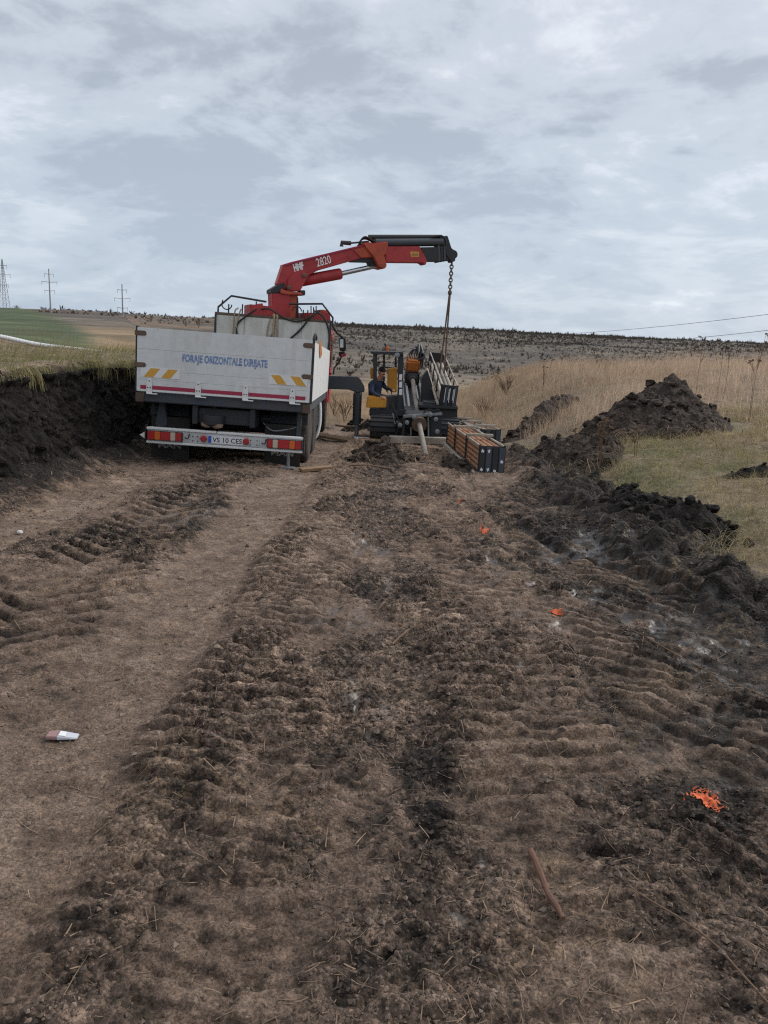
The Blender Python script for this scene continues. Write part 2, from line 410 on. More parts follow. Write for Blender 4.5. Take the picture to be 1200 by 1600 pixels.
paint('bulkhead_paint', (.56, .55, .50), (.24, .19, .14), .34, .6, 0, 2.5, True)
paint('pure_white', (.74, .74, .72), (.35, .31, .26), .18, .45)
paint('red_paint', (.40, .032, .036), (.12, .035, .03), .36, .46)
paint('red_orange', (.46, .075, .035), (.14, .045, .03), .40, .5)
paint('red_stripe', (.36, .02, .06), (.14, .07, .06), .25, .4)
paint('sill_blue', (.045, .062, .08), (.11, .08, .06), .45, .55)
paint('dark_steel', (.018, .021, .026), (.07, .052, .04), .40, .5)
paint('black_rubber', (.013, .013, .014), (.075, .056, .043), .45, .75)
paint('tyre_rubber', (.020, .020, .021), (.12, .09, .068), .55, .8)
paint('grey_steel', (.24, .25, .26), (.10, .075, .055), .35, .42, .4)
paint('chrome', (.55, .57, .58), (.25, .22, .2), .15, .18, .9)
paint('alu', (.52, .53, .53), (.2, .17, .14), .32, .42, .2)
paint('yellow_paint', (.60, .27, .022), (.16, .09, .05), .30, .45)
paint('sticker_yellow', (.66, .34, .05), (.3, .18, .1), .2, .5)
paint('orange_head', (.48, .15, .018), (.08, .05, .03), .50, .45)
paint('rod_rust', (.34, .160, .070), (.17, .075, .036), .42, .55, 0, 5)
paint('rod_steel', (.26, .235, .205), (.11, .085, .062), .40, .5, .2)
paint('rail_rust', (.42, .37, .31), (.11, .07, .045), .45, .6)
paint('wood', (.27, .17, .095), (.10, .07, .045), .45, .8, 0, 6)
paint('latch_rust', (.15, .095, .065), (.05, .04, .035), .5, .7)
paint('blue_text', (.035, .14, .40), (.58, .60, .60), .56, .55, 0, 24)
paint('white_text', (.78, .76, .74), (.5, .2, .2), .10, .5, 0, 9)
paint('grey_text', (.34, .34, .34), (.04, .035, .03), .5, .7, 0, 9)
paint('black_text', (.012, .012, .014), (.02, .02, .02), .1, .5)
paint('plate_white', (.72, .73, .74), (.4, .36, .32), .15, .35)
paint('plate_blue', (.03, .10, .45), (.05, .08, .2), .1, .35)
paint('lamp_red', (.42, .018, .02), (.12, .03, .03), .25, .25)
paint('lamp_orange', (.60, .14, .02), (.2, .07, .04), .2, .25)
paint('lamp_clear', (.55, .45, .36), (.3, .22, .17), .2, .2)
paint('rope', (.34, .25, .17), (.17, .12, .08), .4, .9)
paint('coupling_sand', (.33, .22, .15), (.12, .09, .07), .4, .8)
paint('jacket_blue', (.028, .042, .085), (.06, .055, .06), .25, .85, 0, 9)
paint('trousers', (.05, .055, .068), (.09, .075, .06), .35, .9, 0, 9)
paint('skin', (.50, .25, .17), (.40, .18, .12), .3, .5, 0, 12)
paint('hair', (.014, .011, .009), (.03, .02, .02), .2, .7)
paint('pylon_concrete', (.30, .31, .32), (.2, .2, .2), .3, .8)
paint('pipe_white', (.62, .63, .65), (.4, .38, .36), .2, .45)
paint('orange_spray', (.64, .110, .020), (.20, .06, .035), .46, .6, 0, 30)
paint('bark', (.15, .075, .05), (.07, .04, .03), .4, .8, 0, 14)
paint('twig', (.17, .105, .065), (.12, .08, .05), .4, .85, 0, 14)
paint('weed_dark', (.045, .033, .026), (.03, .02, .02), .3, .9)
paint('pack_white', (.52, .54, .58), (.45, .42, .42), .25, .35, 0, 25)
paint('pack_red', (.30, .17, .16), (.45, .38, .34), .3, .4, 0, 25)
paint('cable', (.12, .13, .14), (.12, .13, .14), .1, .8)
paint('blue_hose', (.10, .16, .20), (.1, .08, .06), .4, .5)
mt, nt, b = new_mat('mirror_glass'); b.inputs['Base Color'].default_value = (.45, .5, .52, 1); b.inputs['Metallic'].default_value = .9; b.inputs['Roughness'].default_value = .12
mt, nt, b = new_mat('glass'); b.inputs['Base Color'].default_value = (.02, .025, .03, 1); b.inputs['Roughness'].default_value = .08

# ------------------------------------------------------------------ object helpers
def tag(o, label=None, cat=None, group=None, kind=None):
    if label: o['label'] = label
    if cat: o['category'] = cat
    if group: o['group'] = group
    if kind: o['kind'] = kind
    return o
WM = {}          # world matrices of parents, kept by hand (no depsgraph needed)
def empty(name, loc=(0, 0, 0), rot=(0, 0, 0)):
    o = bpy.data.objects.new(name, None); COL.objects.link(o)
    o.empty_display_size = .2
    o.location = loc; o.rotation_euler = rot
    WM[o] = Matrix.Translation(loc) @ Euler(rot).to_matrix().to_4x4()
    return o
class MB:
    def __init__(s): s.v = []; s.f = []
    def add(s, vs_, fs):
        b = len(s.v); s.v += [tuple(p) for p in vs_]; s.f += [tuple(i + b for i in f) for f in fs]; return s
    def box(s, c, size, M=None):
        c = Vector(c); hx, hy, hz = [d / 2 for d in size]
        vs_ = [Vector((x, y, z)) for x in (-hx, hx) for y in (-hy, hy) for z in (-hz, hz)]
        vs_ = [c + ((M @ p) if M is not None else p) for p in vs_]
        return s.add(vs_, [(0, 1, 3, 2), (4, 6, 7, 5), (0, 4, 5, 1), (2, 3, 7, 6), (0, 2, 6, 4), (1, 5, 7, 3)])
    def bx(s, x0, x1, y0, y1, z0, z1): return s.box(((x0 + x1) / 2, (y0 + y1) / 2, (z0 + z1) / 2), (x1 - x0, y1 - y0, z1 - z0))
    def tube(s, path, r, n=8, cap=True):
        path = [Vector(p) for p in path]
        rr = r if isinstance(r, (list, tuple)) else [r] * len(path)
        t0 = (path[1] - path[0]).normalized()
        ref = Vector((0, 0, 1)) if abs(t0.z) < .9 else Vector((1, 0, 0))
        u = t0.cross(ref).normalized(); vs_ = []
        for i, p in enumerate(path):
            t = (path[min(i + 1, len(path) - 1)] - path[max(i - 1, 0)]).normalized()
            u = (u - t * u.dot(t)).normalized(); w = t.cross(u)
            for k in range(n):
                a = 2 * math.pi * k / n
                vs_.append(p + (u * math.cos(a) + w * math.sin(a)) * rr[i])
        fs = []
        for i in range(len(path) - 1):
            for k in range(n):
                fs.append((i * n + k, i * n + (k + 1) % n, (i + 1) * n + (k + 1) % n, (i + 1) * n + k))
        if cap: fs.append(tuple(range(n - 1, -1, -1))); fs.append(tuple((len(path) - 1) * n + k for k in range(n)))
        return s.add(vs_, fs)
    def prism(s, pts, vec):
        """outline of 3D points extruded by vec"""
        pts = [Vector(p) for p in pts]; n = len(pts); vec = Vector(vec)
        vs_ = pts + [p + vec for p in pts]
        fs = [tuple(range(n - 1, -1, -1)), tuple(range(n, 2 * n))] + [(i, (i + 1) % n, n + (i + 1) % n, n + i) for i in range(n)]
        return s.add(vs_, fs)
    def lathe(s, c, axis, prof, n=20):
        """profile of (distance along axis, radius)"""
        c = Vector(c); ax = Vector(axis).normalized(); ref = Vector((0, 0, 1)) if abs(ax.z) < .9 else Vector((1, 0, 0))
        u = ax.cross(ref).normalized(); w = ax.cross(u); vs_ = []
        for a_, r_ in prof:
            for k in range(n):
                t = 2 * math.pi * k / n; vs_.append(c + ax * a_ + (u * math.cos(t) + w * math.sin(t)) * r_)
        fs = [(i * n + k, i * n + (k + 1) % n, (i + 1) * n + (k + 1) % n, (i + 1) * n + k) for i in range(len(prof) - 1) for k in range(n)]
        fs += [tuple(range(n - 1, -1, -1)), tuple((len(prof) - 1) * n + k for k in range(n))]
        return s.add(vs_, fs)
    def build(s, name, mat, parent=None, world=False, bevel=0.0, smooth=False):
        vs_ = s.v
        if world and parent is not None:
            inv = pm(parent).inverted(); vs_ = [inv @ Vector(p) for p in vs_]
        me = bpy.data.meshes.new(name); me.from_pydata([tuple(p) for p in vs_], [], s.f); 
        bm = bmesh.new(); bm.from_mesh(me); bmesh.ops.recalc_face_normals(bm, faces=bm.faces)
        if bevel:
            ed = [e for e in bm.edges if len(e.link_faces) == 2 and e.calc_face_angle(0) > .6]
            bmesh.ops.bevel(bm, geom=ed, offset=bevel, segments=2, affect='EDGES', clamp_overlap=True)
        bm.to_mesh(me); bm.free()
        me.materials.append(MATS[mat])
        if smooth:
            me.polygons.foreach_set('use_smooth', [True] * len(me.polygons))
            try: me.set_sharp_from_angle(angle=math.radians(38))
            except Exception: pass
        o = bpy.data.objects.new(name, me); COL.objects.link(o)
        if parent is not None: o.parent = parent
        return o
def pm(o):
    M = WM.get(o)
    if M is None:
        M = (pm(o.parent) if o.parent else Matrix()) @ o.matrix_basis
    return M
def text_mesh(txt, origin, right, up, width, height, name, mat, parent=None, world=False, shear=0.0, bold=0.0):
    cu = bpy.data.curves.new('lettering', 'FONT'); cu.body = txt; cu.offset = bold; cu.resolution_u = 3
    o = bpy.data.objects.new('lettering_tmp', cu); COL.objects.link(o)
    dg = bpy.context.evaluated_depsgraph_get(); me = bpy.data.meshes.new_from_object(o.evaluated_get(dg))
    bpy.data.objects.remove(o); bpy.data.curves.remove(cu)
    co = np.array([v.co[:] for v in me.vertices]); mn = co.min(0); mx = co.max(0)
    R = Vector(right).normalized(); U = Vector(up).normalized(); O = Vector(origin)
    out = []
    for c in co:
        a = (c[0] - mn[0]) / (mx[0] - mn[0]); b_ = (c[1] - mn[1]) / (mx[1] - mn[1])
        out.append(O + R * (a * width + shear * b_ * height) + U * (b_ * height))
    if world and parent is not None:
        inv = pm(parent).inverted(); out = [inv @ p for p in out]
    for v, p in zip(me.vertices, out): v.co = p
    me.materials.clear(); me.materials.append(MATS[mat]); me.name = name
    ob = bpy.data.objects.new(name, me); COL.objects.link(ob)
    if parent is not None: ob.parent = parent
    return ob
def np_mesh(name, verts, faces, mat, cols=None, extra=None, smooth=True, quads=True):
    """fast mesh from numpy arrays (faces: (n,4) or (n,3))"""
    me = bpy.data.meshes.new(name); k = faces.shape[1]; nf = len(faces)
    me.vertices.add(len(verts)); me.vertices.foreach_set('co', np.ascontiguousarray(verts, np.float32).ravel())
    me.loops.add(nf * k); me.loops.foreach_set('vertex_index', np.ascontiguousarray(faces, np.int32).ravel())
    me.polygons.add(nf); me.polygons.foreach_set('loop_start', np.arange(0, nf * k, k, dtype=np.int32))
    try: me.polygons.foreach_set('loop_total', np.full(nf, k, np.int32))
    except Exception: pass
    me.update(calc_edges=True)
    me.polygons.foreach_set('use_smooth', np.full(nf, smooth, bool))
    if cols is not None:
        a = me.attributes.new('Col', 'FLOAT_COLOR', 'POINT')
        c4 = np.ones((len(verts), 4), np.float32); c4[:, :3] = cols; a.data.foreach_set('color', c4.ravel())
    for nm, arr in (extra or {}).items():
        a = me.attributes.new(nm, 'FLOAT', 'POINT'); a.data.foreach_set('value', np.ascontiguousarray(arr, np.float32).ravel())
    me.validate()
    me.materials.append(MATS[mat])
    o = bpy.data.objects.new(name, me); COL.objects.link(o)
    return o
def grid_faces(nr, nc):
    i = np.arange(nr - 1)[:, None] * nc + np.arange(nc - 1)[None, :]
    return np.stack([i, i + 1, i + nc + 1, i + nc], -1).reshape(-1, 4)
def colmix(a, b, t): return np.asarray(a, np.float32) * (1 - t[..., None]) + np.asarray(b, np.float32) * t[..., None]

# ================================================================== THE SETTING
def half_w(y): return 5.6 + .62 * np.maximum(y, 0)
DARK = (.030, .023, .019); MID = (.188, .131, .097); DRY = (.295, .214, .161)
def mud_colour(x, y, dry, wet, grass, wall):
    c = colmix(DARK, MID, sst(.05, .5, dry)); c = c * (1 - sst(.5, .95, dry)[..., None]) + np.asarray(DRY, np.float32) * sst(.5, .95, dry)[..., None]
    tone = fbm(x / .9, y / .9, 3, 120)
    c = c * (1 + .16 * tone)[..., None]
    sm = .32 * sst(.10, .32, fbm(x / .5, y / .6, 3, 122)) * sst(-.1, .25, fbm(x / .06, y / .06, 2, 126)) * (1 - wet)
    c = c * (1 - sm)[..., None] + np.asarray((.30, .205, .125), np.float32) * sm[..., None]
    c = c * (1 - .45 * wet)[..., None]
    th = colmix((.23, .172, .115), (.115, .120, .058), sst(-.15, .35, fbm(x / 1.3, y / 1.3, 3, 130)) * sst(16, 12, y) if False else sst(-.15, .35, fbm(x / 1.3, y / 1.3, 3, 130)) * (1 - .75 * sst(12, 17, y)))
    th = th * (1 + .5 * fbm(x / .12, y / .12, 3, 133))[..., None]
    c = c * (1 - grass)[..., None] + th * grass[..., None]
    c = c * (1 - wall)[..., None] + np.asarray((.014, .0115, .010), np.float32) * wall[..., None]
    return np.clip(c, .004, 1)
def build_near():
    yy = [-4.0]
    while yy[-1] < .8: yy.append(yy[-1] + .16)
    while yy[-1] < 32: yy.append(yy[-1] + .0033 * max(yy[-1], 1.0) ** 1.0)
    ys = np.array(yy, np.float32); nc = 660
    u = np.linspace(-1, 1, nc).astype(np.float32); uu = .42 * u + .58 * u ** 3
    X = uu[None, :] * half_w(ys)[:, None]; Y = np.repeat(ys[:, None], nc, 1)
    dz, dry, wet, grass, wall = mud_field(X, Y)
    crumb0 = mud_field.crumb
    Z = base_h(X, Y) + dz
    cols = mud_colour(X, Y, dry, wet, grass, wall)
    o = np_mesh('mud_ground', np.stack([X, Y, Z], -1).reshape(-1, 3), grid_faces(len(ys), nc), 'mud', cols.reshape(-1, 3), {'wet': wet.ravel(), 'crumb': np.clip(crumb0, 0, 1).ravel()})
    tag(o, kind='structure')
build_near()

def far_colour(x, y):
    r = np.hypot(x, y); a = x / np.maximum(y, 1)
    n1 = fbm(x / 60, y / 60, 4, 140); n2 = fbm(x / 14, y / 14, 4, 144); n3 = fbm(x / 3, y / 3, 3, 148)
    hill = colmix((.100, .086, .074), (.150, .124, .098), sst(-.25, .3, n1 + .6 * n2))
    hill = hill * (1 + .30 * n2 + .25 * n3)[..., None]
    tan = colmix((.26, .185, .115), (.175, .140, .085), sst(-.1, .4, n2))
    tan = tan * (1 + .2 * n3)[..., None]
    t = sst(60, 130, r + 25 * n1); c = tan * (1 - t)[..., None] + hill * t[..., None]
    rust = sst(.1, .3, fbm(x / 45, y / 18, 3, 152)) * sst(200, 300, r) * sst(-.1, -.2, a) if False else sst(.05, .3, fbm(x / 45, y / 18, 3, 152)) * sst(180, 260, r) * (1 - sst(-.22, -.1, a))
    c = c * (1 - .75 * rust)[..., None] + np.asarray((.26, .14, .085), np.float32) * (.75 * rust)[..., None]
    g = (1 - sst(-.395, -.375, a + .015 * n1 + .07 * sst(40, 230, r))) * sst(28, 31, r)
    green = colmix((.068, .088, .044), (.090, .108, .056), sst(-.2, .3, n2))
    c = c * (1 - g)[..., None] + green * g[..., None]
    return np.clip(c, .004, 1)
def build_far():
    u = np.linspace(-1, 1, 310); xs = np.sinh(u * 6.2) / np.sinh(6.2) * 3200
    v = np.linspace(0, 1, 360); ys = np.concatenate([[-300, -150, -80, -40, -20, -10, -3.5], -2 + 3800 * (np.exp(v * 6.0) - 1) / (math.exp(6.0) - 1)])
    X, Y = np.meshgrid(xs.astype(np.float32), ys.astype(np.float32))
    Z = base_h(X, Y)
    inside = (np.abs(X) < half_w(Y) - .8) & (Y > -3.0) & (Y < 30.5)
    Z = Z - np.where(inside, .7, np.where((np.abs(X) < half_w(Y) + .8) & (Y > -4.6) & (Y < 33), .06, 0))
    c = far_colour(X, Y)
    o = np_mesh('terrain', np.stack([X, Y, Z], -1).reshape(-1, 3), grid_faces(len(ys), len(xs)), 'field', c.reshape(-1, 3))
    tag(o, kind='structure')
build_far()

# ------------------------------------------------------------------ grass, straw, far scrub (mass, not countable)
def blades(name, x, y, h, w, bend, c0, c1, cvar, label, cat, zoff=0.0, mat='blade', lean=None):
    n = len(x); z = base_h(x, y) + zoff + (mud_field(x, y)[0])
    az = RNG.random(n) * 2 * np.pi if lean is None else lean + RNG.normal(0, .8, n)
    dx, dy = np.cos(az), np.sin(az); fa = RNG.random(n) * np.pi; sx, sy = np.cos(fa), np.sin(fa)
    T = np.array([0, .38, .72, 1.0]); V = np.zeros((n, 7, 3), np.float32)
    for i, t in enumerate(T):
        cx = x + dx * bend * h * t * t; cy = y + dy * bend * h * t * t
        cz = z + h * t * (1 - .38 * np.minimum(bend, 1.6) * t)
        ww = w * (1 - .75 * t) * .5
        if i < 3:
            V[:, 2 * i] = np.stack([cx - sx * ww, cy - sy * ww, cz], -1); V[:, 2 * i + 1] = np.stack([cx + sx * ww, cy + sy * ww, cz], -1)
        else: V[:, 6] = np.stack([cx, cy, cz], -1)
    fi = np.array([[0, 1, 3], [0, 3, 2], [2, 3, 5], [2, 5, 4], [4, 5, 6]])
    Fc = (np.arange(n)[:, None, None] * 7 + fi[None]).reshape(-1, 3)
    k = np.clip(RNG.random(n) * .6 + .4 * sst(-.3, .3, fbm(x / 1.7, y / 1.7, 3, 176)), 0, 1); c = colmix(c0, c1, k) * (1 + cvar * RNG.normal(0, 1, n))[:, None]
    C = np.repeat(np.clip(c, .01, .9)[:, None, :], 7, 1).reshape(-1, 3)
    o = np_mesh(name, V.reshape(-1, 3), Fc, mat, C, smooth=False)
    return tag(o, label, cat, kind='stuff')
def spoil_clear(x, y):
    """keep grass off the spoil heaps"""
    return (((x - 5.0) / 1.75) ** 2 + ((y - 14.4) / 1.15) ** 2 > 1.0)
def scatter(n, x0, x1, y0, y1, f):
    x = RNG.uniform(x0, x1, n).astype(np.float32); y = RNG.uniform(y0, y1, n).astype(np.float32)
    k = RNG.random(n) < f(x, y); return x[k], y[k]
def build_grass():
    # short matted verge grass on the right
    def f(x, y):
        g = mud_field(x, y)[3]; return g * spoil_clear(x, y) * (.35 + .65 * sst(-.2, .2, fbm(x / .5, y / .5, 3, 160))) * (x > 2.2)
    x, y = scatter(56000, 2.3, 10.5, 4.2, 17, f); n = len(x)
    gr = sst(-.1, .35, fbm(x / 1.3, y / 1.3, 3, 130))
    h = RNG.uniform(.05, .17, n) * (1 + .5 * RNG.random(n))
    blades('verge_grass', x, y, h, RNG.uniform(.004, .008, n), RNG.uniform(.5, 1.7, n), (.38, .29, .165), (.22, .215, .095), .22,
           'short matted grass half green half straw on the right verge', 'grass')
    # longer bent tufts in the verge
    def f1(x, y):
        g = mud_field(x, y)[3]; return g * spoil_clear(x, y) * sst(.0, .3, fbm(x / .32, y / .32, 3, 162) + .15 * sst(10, 15, y)) * (x > 2.3)
    x, y = scatter(42000, 2.4, 9.5, 4.2, 16.5, f1); n = len(x)
    blades('verge_tufts', x, y, RNG.uniform(.10, .36, n), RNG.uniform(.004, .007, n), RNG.uniform(.6, 2.0, n), (.46, .355, .215), (.27, .25, .12), .22,
           'bent straw coloured tufts in the verge grass', 'grass')
    # tall dry grass
    def f2(x, y):
        g = mud_field(x, y)[3]
        ed = sst(0, 3.0, (x - 3.6) + (y - 15.5) * .55 + 1.6 * fbm(x / 2, y / 2, 3, 164))
        return g * ed * spoil_clear(x, y) * (.25 + .75 * sst(-.25, .2, fbm(x / 1.1, y / 1.1, 3, 166)))
    x, y = scatter(62000, 3.4, 22, 12.5, 34, f2); n = len(x)
    h = RNG.uniform(.22, .80, n) * (.45 + .9 * sst(-.3, .4, fbm(x / 1.6, y / 1.6, 4, 168)))
    blades('tall_dry_grass', x, y, h, RNG.uniform(.004, .009, n), RNG.gamma(2.2, .28, n), (.66, .50, .375), (.42, .30, .20), .2,
           'tall dry tan grass covering the rise on the right', 'grass')
    # field beyond the rig, between truck and heap
    def f3(x, y): return (y > 24) * (.3 + .7 * sst(-.2, .2, fbm(x / 2, y / 2, 3, 170)))
    x, y = scatter(26000, -9, 9, 24, 52, f3); n = len(x)
    blades('field_grass', x, y, RNG.uniform(.25, .7, n), RNG.uniform(.008, .016, n), RNG.uniform(.1, .8, n), (.48, .345, .235), (.33, .25, .16), .2,
           'dry straw coloured grass in the field behind the drilling rig', 'grass')
    # fringe on the cut bank
    def f4(x, y):
        xb = -3.62 + .22 * perlin(y / 1.7, y * 0 + 3.3, 6) + .10 * perlin(y / .5, y * 0 + 1.1, 9); s = xb - x
        return sst(1.0, 1.12, s) * (.15 + .85 * (1 - sst(2.6, 5, s))) * (.35 + .65 * sst(-.2, .2, fbm(x / .4, y / .4, 2, 172)))
    x, y = scatter(42000, -15, -4.3, 5, 26, f4); n = len(x)
    blades('bank_grass', x, y, RNG.uniform(.08, .30, n), RNG.uniform(.005, .011, n), RNG.uniform(.4, 1.6, n), (.20, .20, .075), (.31, .25, .125), .22,
           'green and yellow grass fringe on top of the cut bank', 'grass', lean=.2)
    x, y = scatter(3500, -24, -8, 26, 40, lambda x, y: (x < -.22 * y) * sst(-.1, .25, fbm(x / 2.5, y / 2.5, 2, 174)) + 0 * x); n = len(x)
    blades('weedy_grass', x, y, RNG.uniform(.3, .9, n), RNG.uniform(.006, .012, n), RNG.uniform(.1, .6, n), (.30, .21, .12), (.2, .16, .09), .18,
           'thin dry weeds standing along the pale pipe on the left', 'grass')
build_grass()

def build_straw():
    n = 19000
    y = np.exp(RNG.uniform(math.log(1.2), math.log(15), n)).astype(np.float32)
    x = RNG.uniform(-1, 1, n).astype(np.float32) * np.minimum(half_w(y), 1.4 + .52 * y)
    dz, dry, wet, grass, wall = mud_field(x, y)
    cl = sst(-.25, .3, fbm(x / .35, y / .35, 3, 180)); cl2 = sst(-.1, .3, fbm(x / 1.2, y / 1.2, 2, 184))
    k = (RNG.random(n) < (.12 + .88 * cl * (.35 + .65 * cl2)) * (1 - .8 * wet) * (1 - .6 * band(x, -1.2, .3, .15)) * (1 - grass)) & (wall < .3)
    x, y = x[k], y[k]; n = len(x)
    L = RNG.gamma(1.6, .014, n) + .010; L = np.minimum(L, .14) * (1 + .10 * y); w = RNG.uniform(.0005, .0013, n) * (1 + .22 * y)
    az = RNG.random(n) * np.pi * 2; cv = RNG.normal(0, .14, n)
    za = gz(x - np.cos(az) * L * .5, y - np.sin(az) * L * .5); zb2 = gz(x + np.cos(az) * L * .5, y + np.sin(az) * L * .5); zm = gz(x, y) - (za + zb2) / 2; za = za + np.clip(zm, 0, .03); zb2 = zb2 + np.clip(zm, 0, .03)
    S = 4; V = np.zeros((n, S, 2, 3), np.float32)
    for i in range(S):
        t = i / (S - 1) - .5; a = az + cv * t
        cx = x + np.cos(a) * L * t; cy = y + np.sin(a) * L * t
        cz = lerp(za, zb2, i / (S - 1)) + .003
        px_, py_ = -np.sin(a) * w, np.cos(a) * w
        tl = RNG.uniform(-.6, .6, n) * w
        V[:, i, 0] = np.stack([cx - px_, cy - py_, cz - tl], -1); V[:, i, 1] = np.stack([cx + px_, cy + py_, cz + tl], -1)
    q = np.array([[2 * i, 2 * i + 1, 2 * i + 3, 2 * i + 2] for i in range(S - 1)])
    Fc = (np.arange(n)[:, None, None] * (2 * S) + q[None]).reshape(-1, 4)
    c = colmix((.27, .185, .12), (.13, .092, .066), RNG.random(n) ** .5) * (1 + .2 * RNG.normal(0, 1, n))[:, None]
    C = np.repeat(np.clip(c, .02, .6)[:, None, :], 2 * S, 1).reshape(-1, 3)
    o = np_mesh('straw_litter', V.reshape(-1, 3), Fc, 'straw', C, smooth=False)
    tag(o, 'broken straw and stalks trodden into the mud of the track', 'straw', kind='stuff')
build_straw()

def build_scrub():
    n = 70000
    r = np.sqrt(RNG.uniform(90 ** 2, 640 ** 2, n)); a = RNG.uniform(-.42, .62, n)
    x = (r * np.sin(a)).astype(np.float32); y = (r * np.cos(a)).astype(np.float32)
    dens = .40 + .60 * sst(-.15, .3, fbm(x / 60, y / 60, 3, 190)); dens = np.maximum(dens, sst(480, 560, r) * .95)
    dens = np.where(a < -.22, dens * .10 * (r > 320), dens) * (.55 + .45 * sst(110, 220, r))
    k = RNG.random(n) < dens; x, y, r = x[k], y[k], r[k]; n = len(x)
    z = base_h(x, y) - .15
    H_ = RNG.gamma(3, .33, n) * (.55 + .45 * sst(250, 520, r)); M_ = 7
    az = RNG.random((n, M_)) * 2 * np.pi; sp = np.sqrt(RNG.random((n, M_))) * .8
    bx_ = x[:, None] + np.cos(az) * sp * .35 * H_[:, None]; by_ = y[:, None] + np.sin(az) * sp * .35 * H_[:, None]
    tx = x[:, None] + np.cos(az) * sp * H_[:, None] * .85; ty = y[:, None] + np.sin(az) * sp * H_[:, None] * .85
    tz = z[:, None] + H_[:, None] * (1 - .55 * sp ** 2) * RNG.uniform(.55, 1.05, (n, M_))
    bz = z[:, None] + H_[:, None] * RNG.uniform(0, .4, (n, M_))
    wd = H_[:, None] * RNG.uniform(.05, .14, (n, M_))
    V = np.zeros((n, M_, 3, 3), np.float32)
    V[:, :, 0] = np.stack([bx_ - wd, by_, bz], -1); V[:, :, 1] = np.stack([bx_ + wd, by_ + wd * .5, bz], -1); V[:, :, 2] = np.stack([tx, ty, tz], -1)
    c = colmix((.078, .068, .061), (.140, .116, .096), RNG.random(n))
    C = np.repeat(c[:, None, :], M_ * 3, 1).reshape(-1, 3)
    Fc = np.arange(n * M_ * 3).reshape(-1, 3)
    o = np_mesh('hillside_scrub', V.reshape(-1, 3), Fc, 'shrub', C, smooth=False)
    tag(o, 'bare grey brown scrub scattered over the far hillside', 'scrub', kind='stuff')
build_scrub()

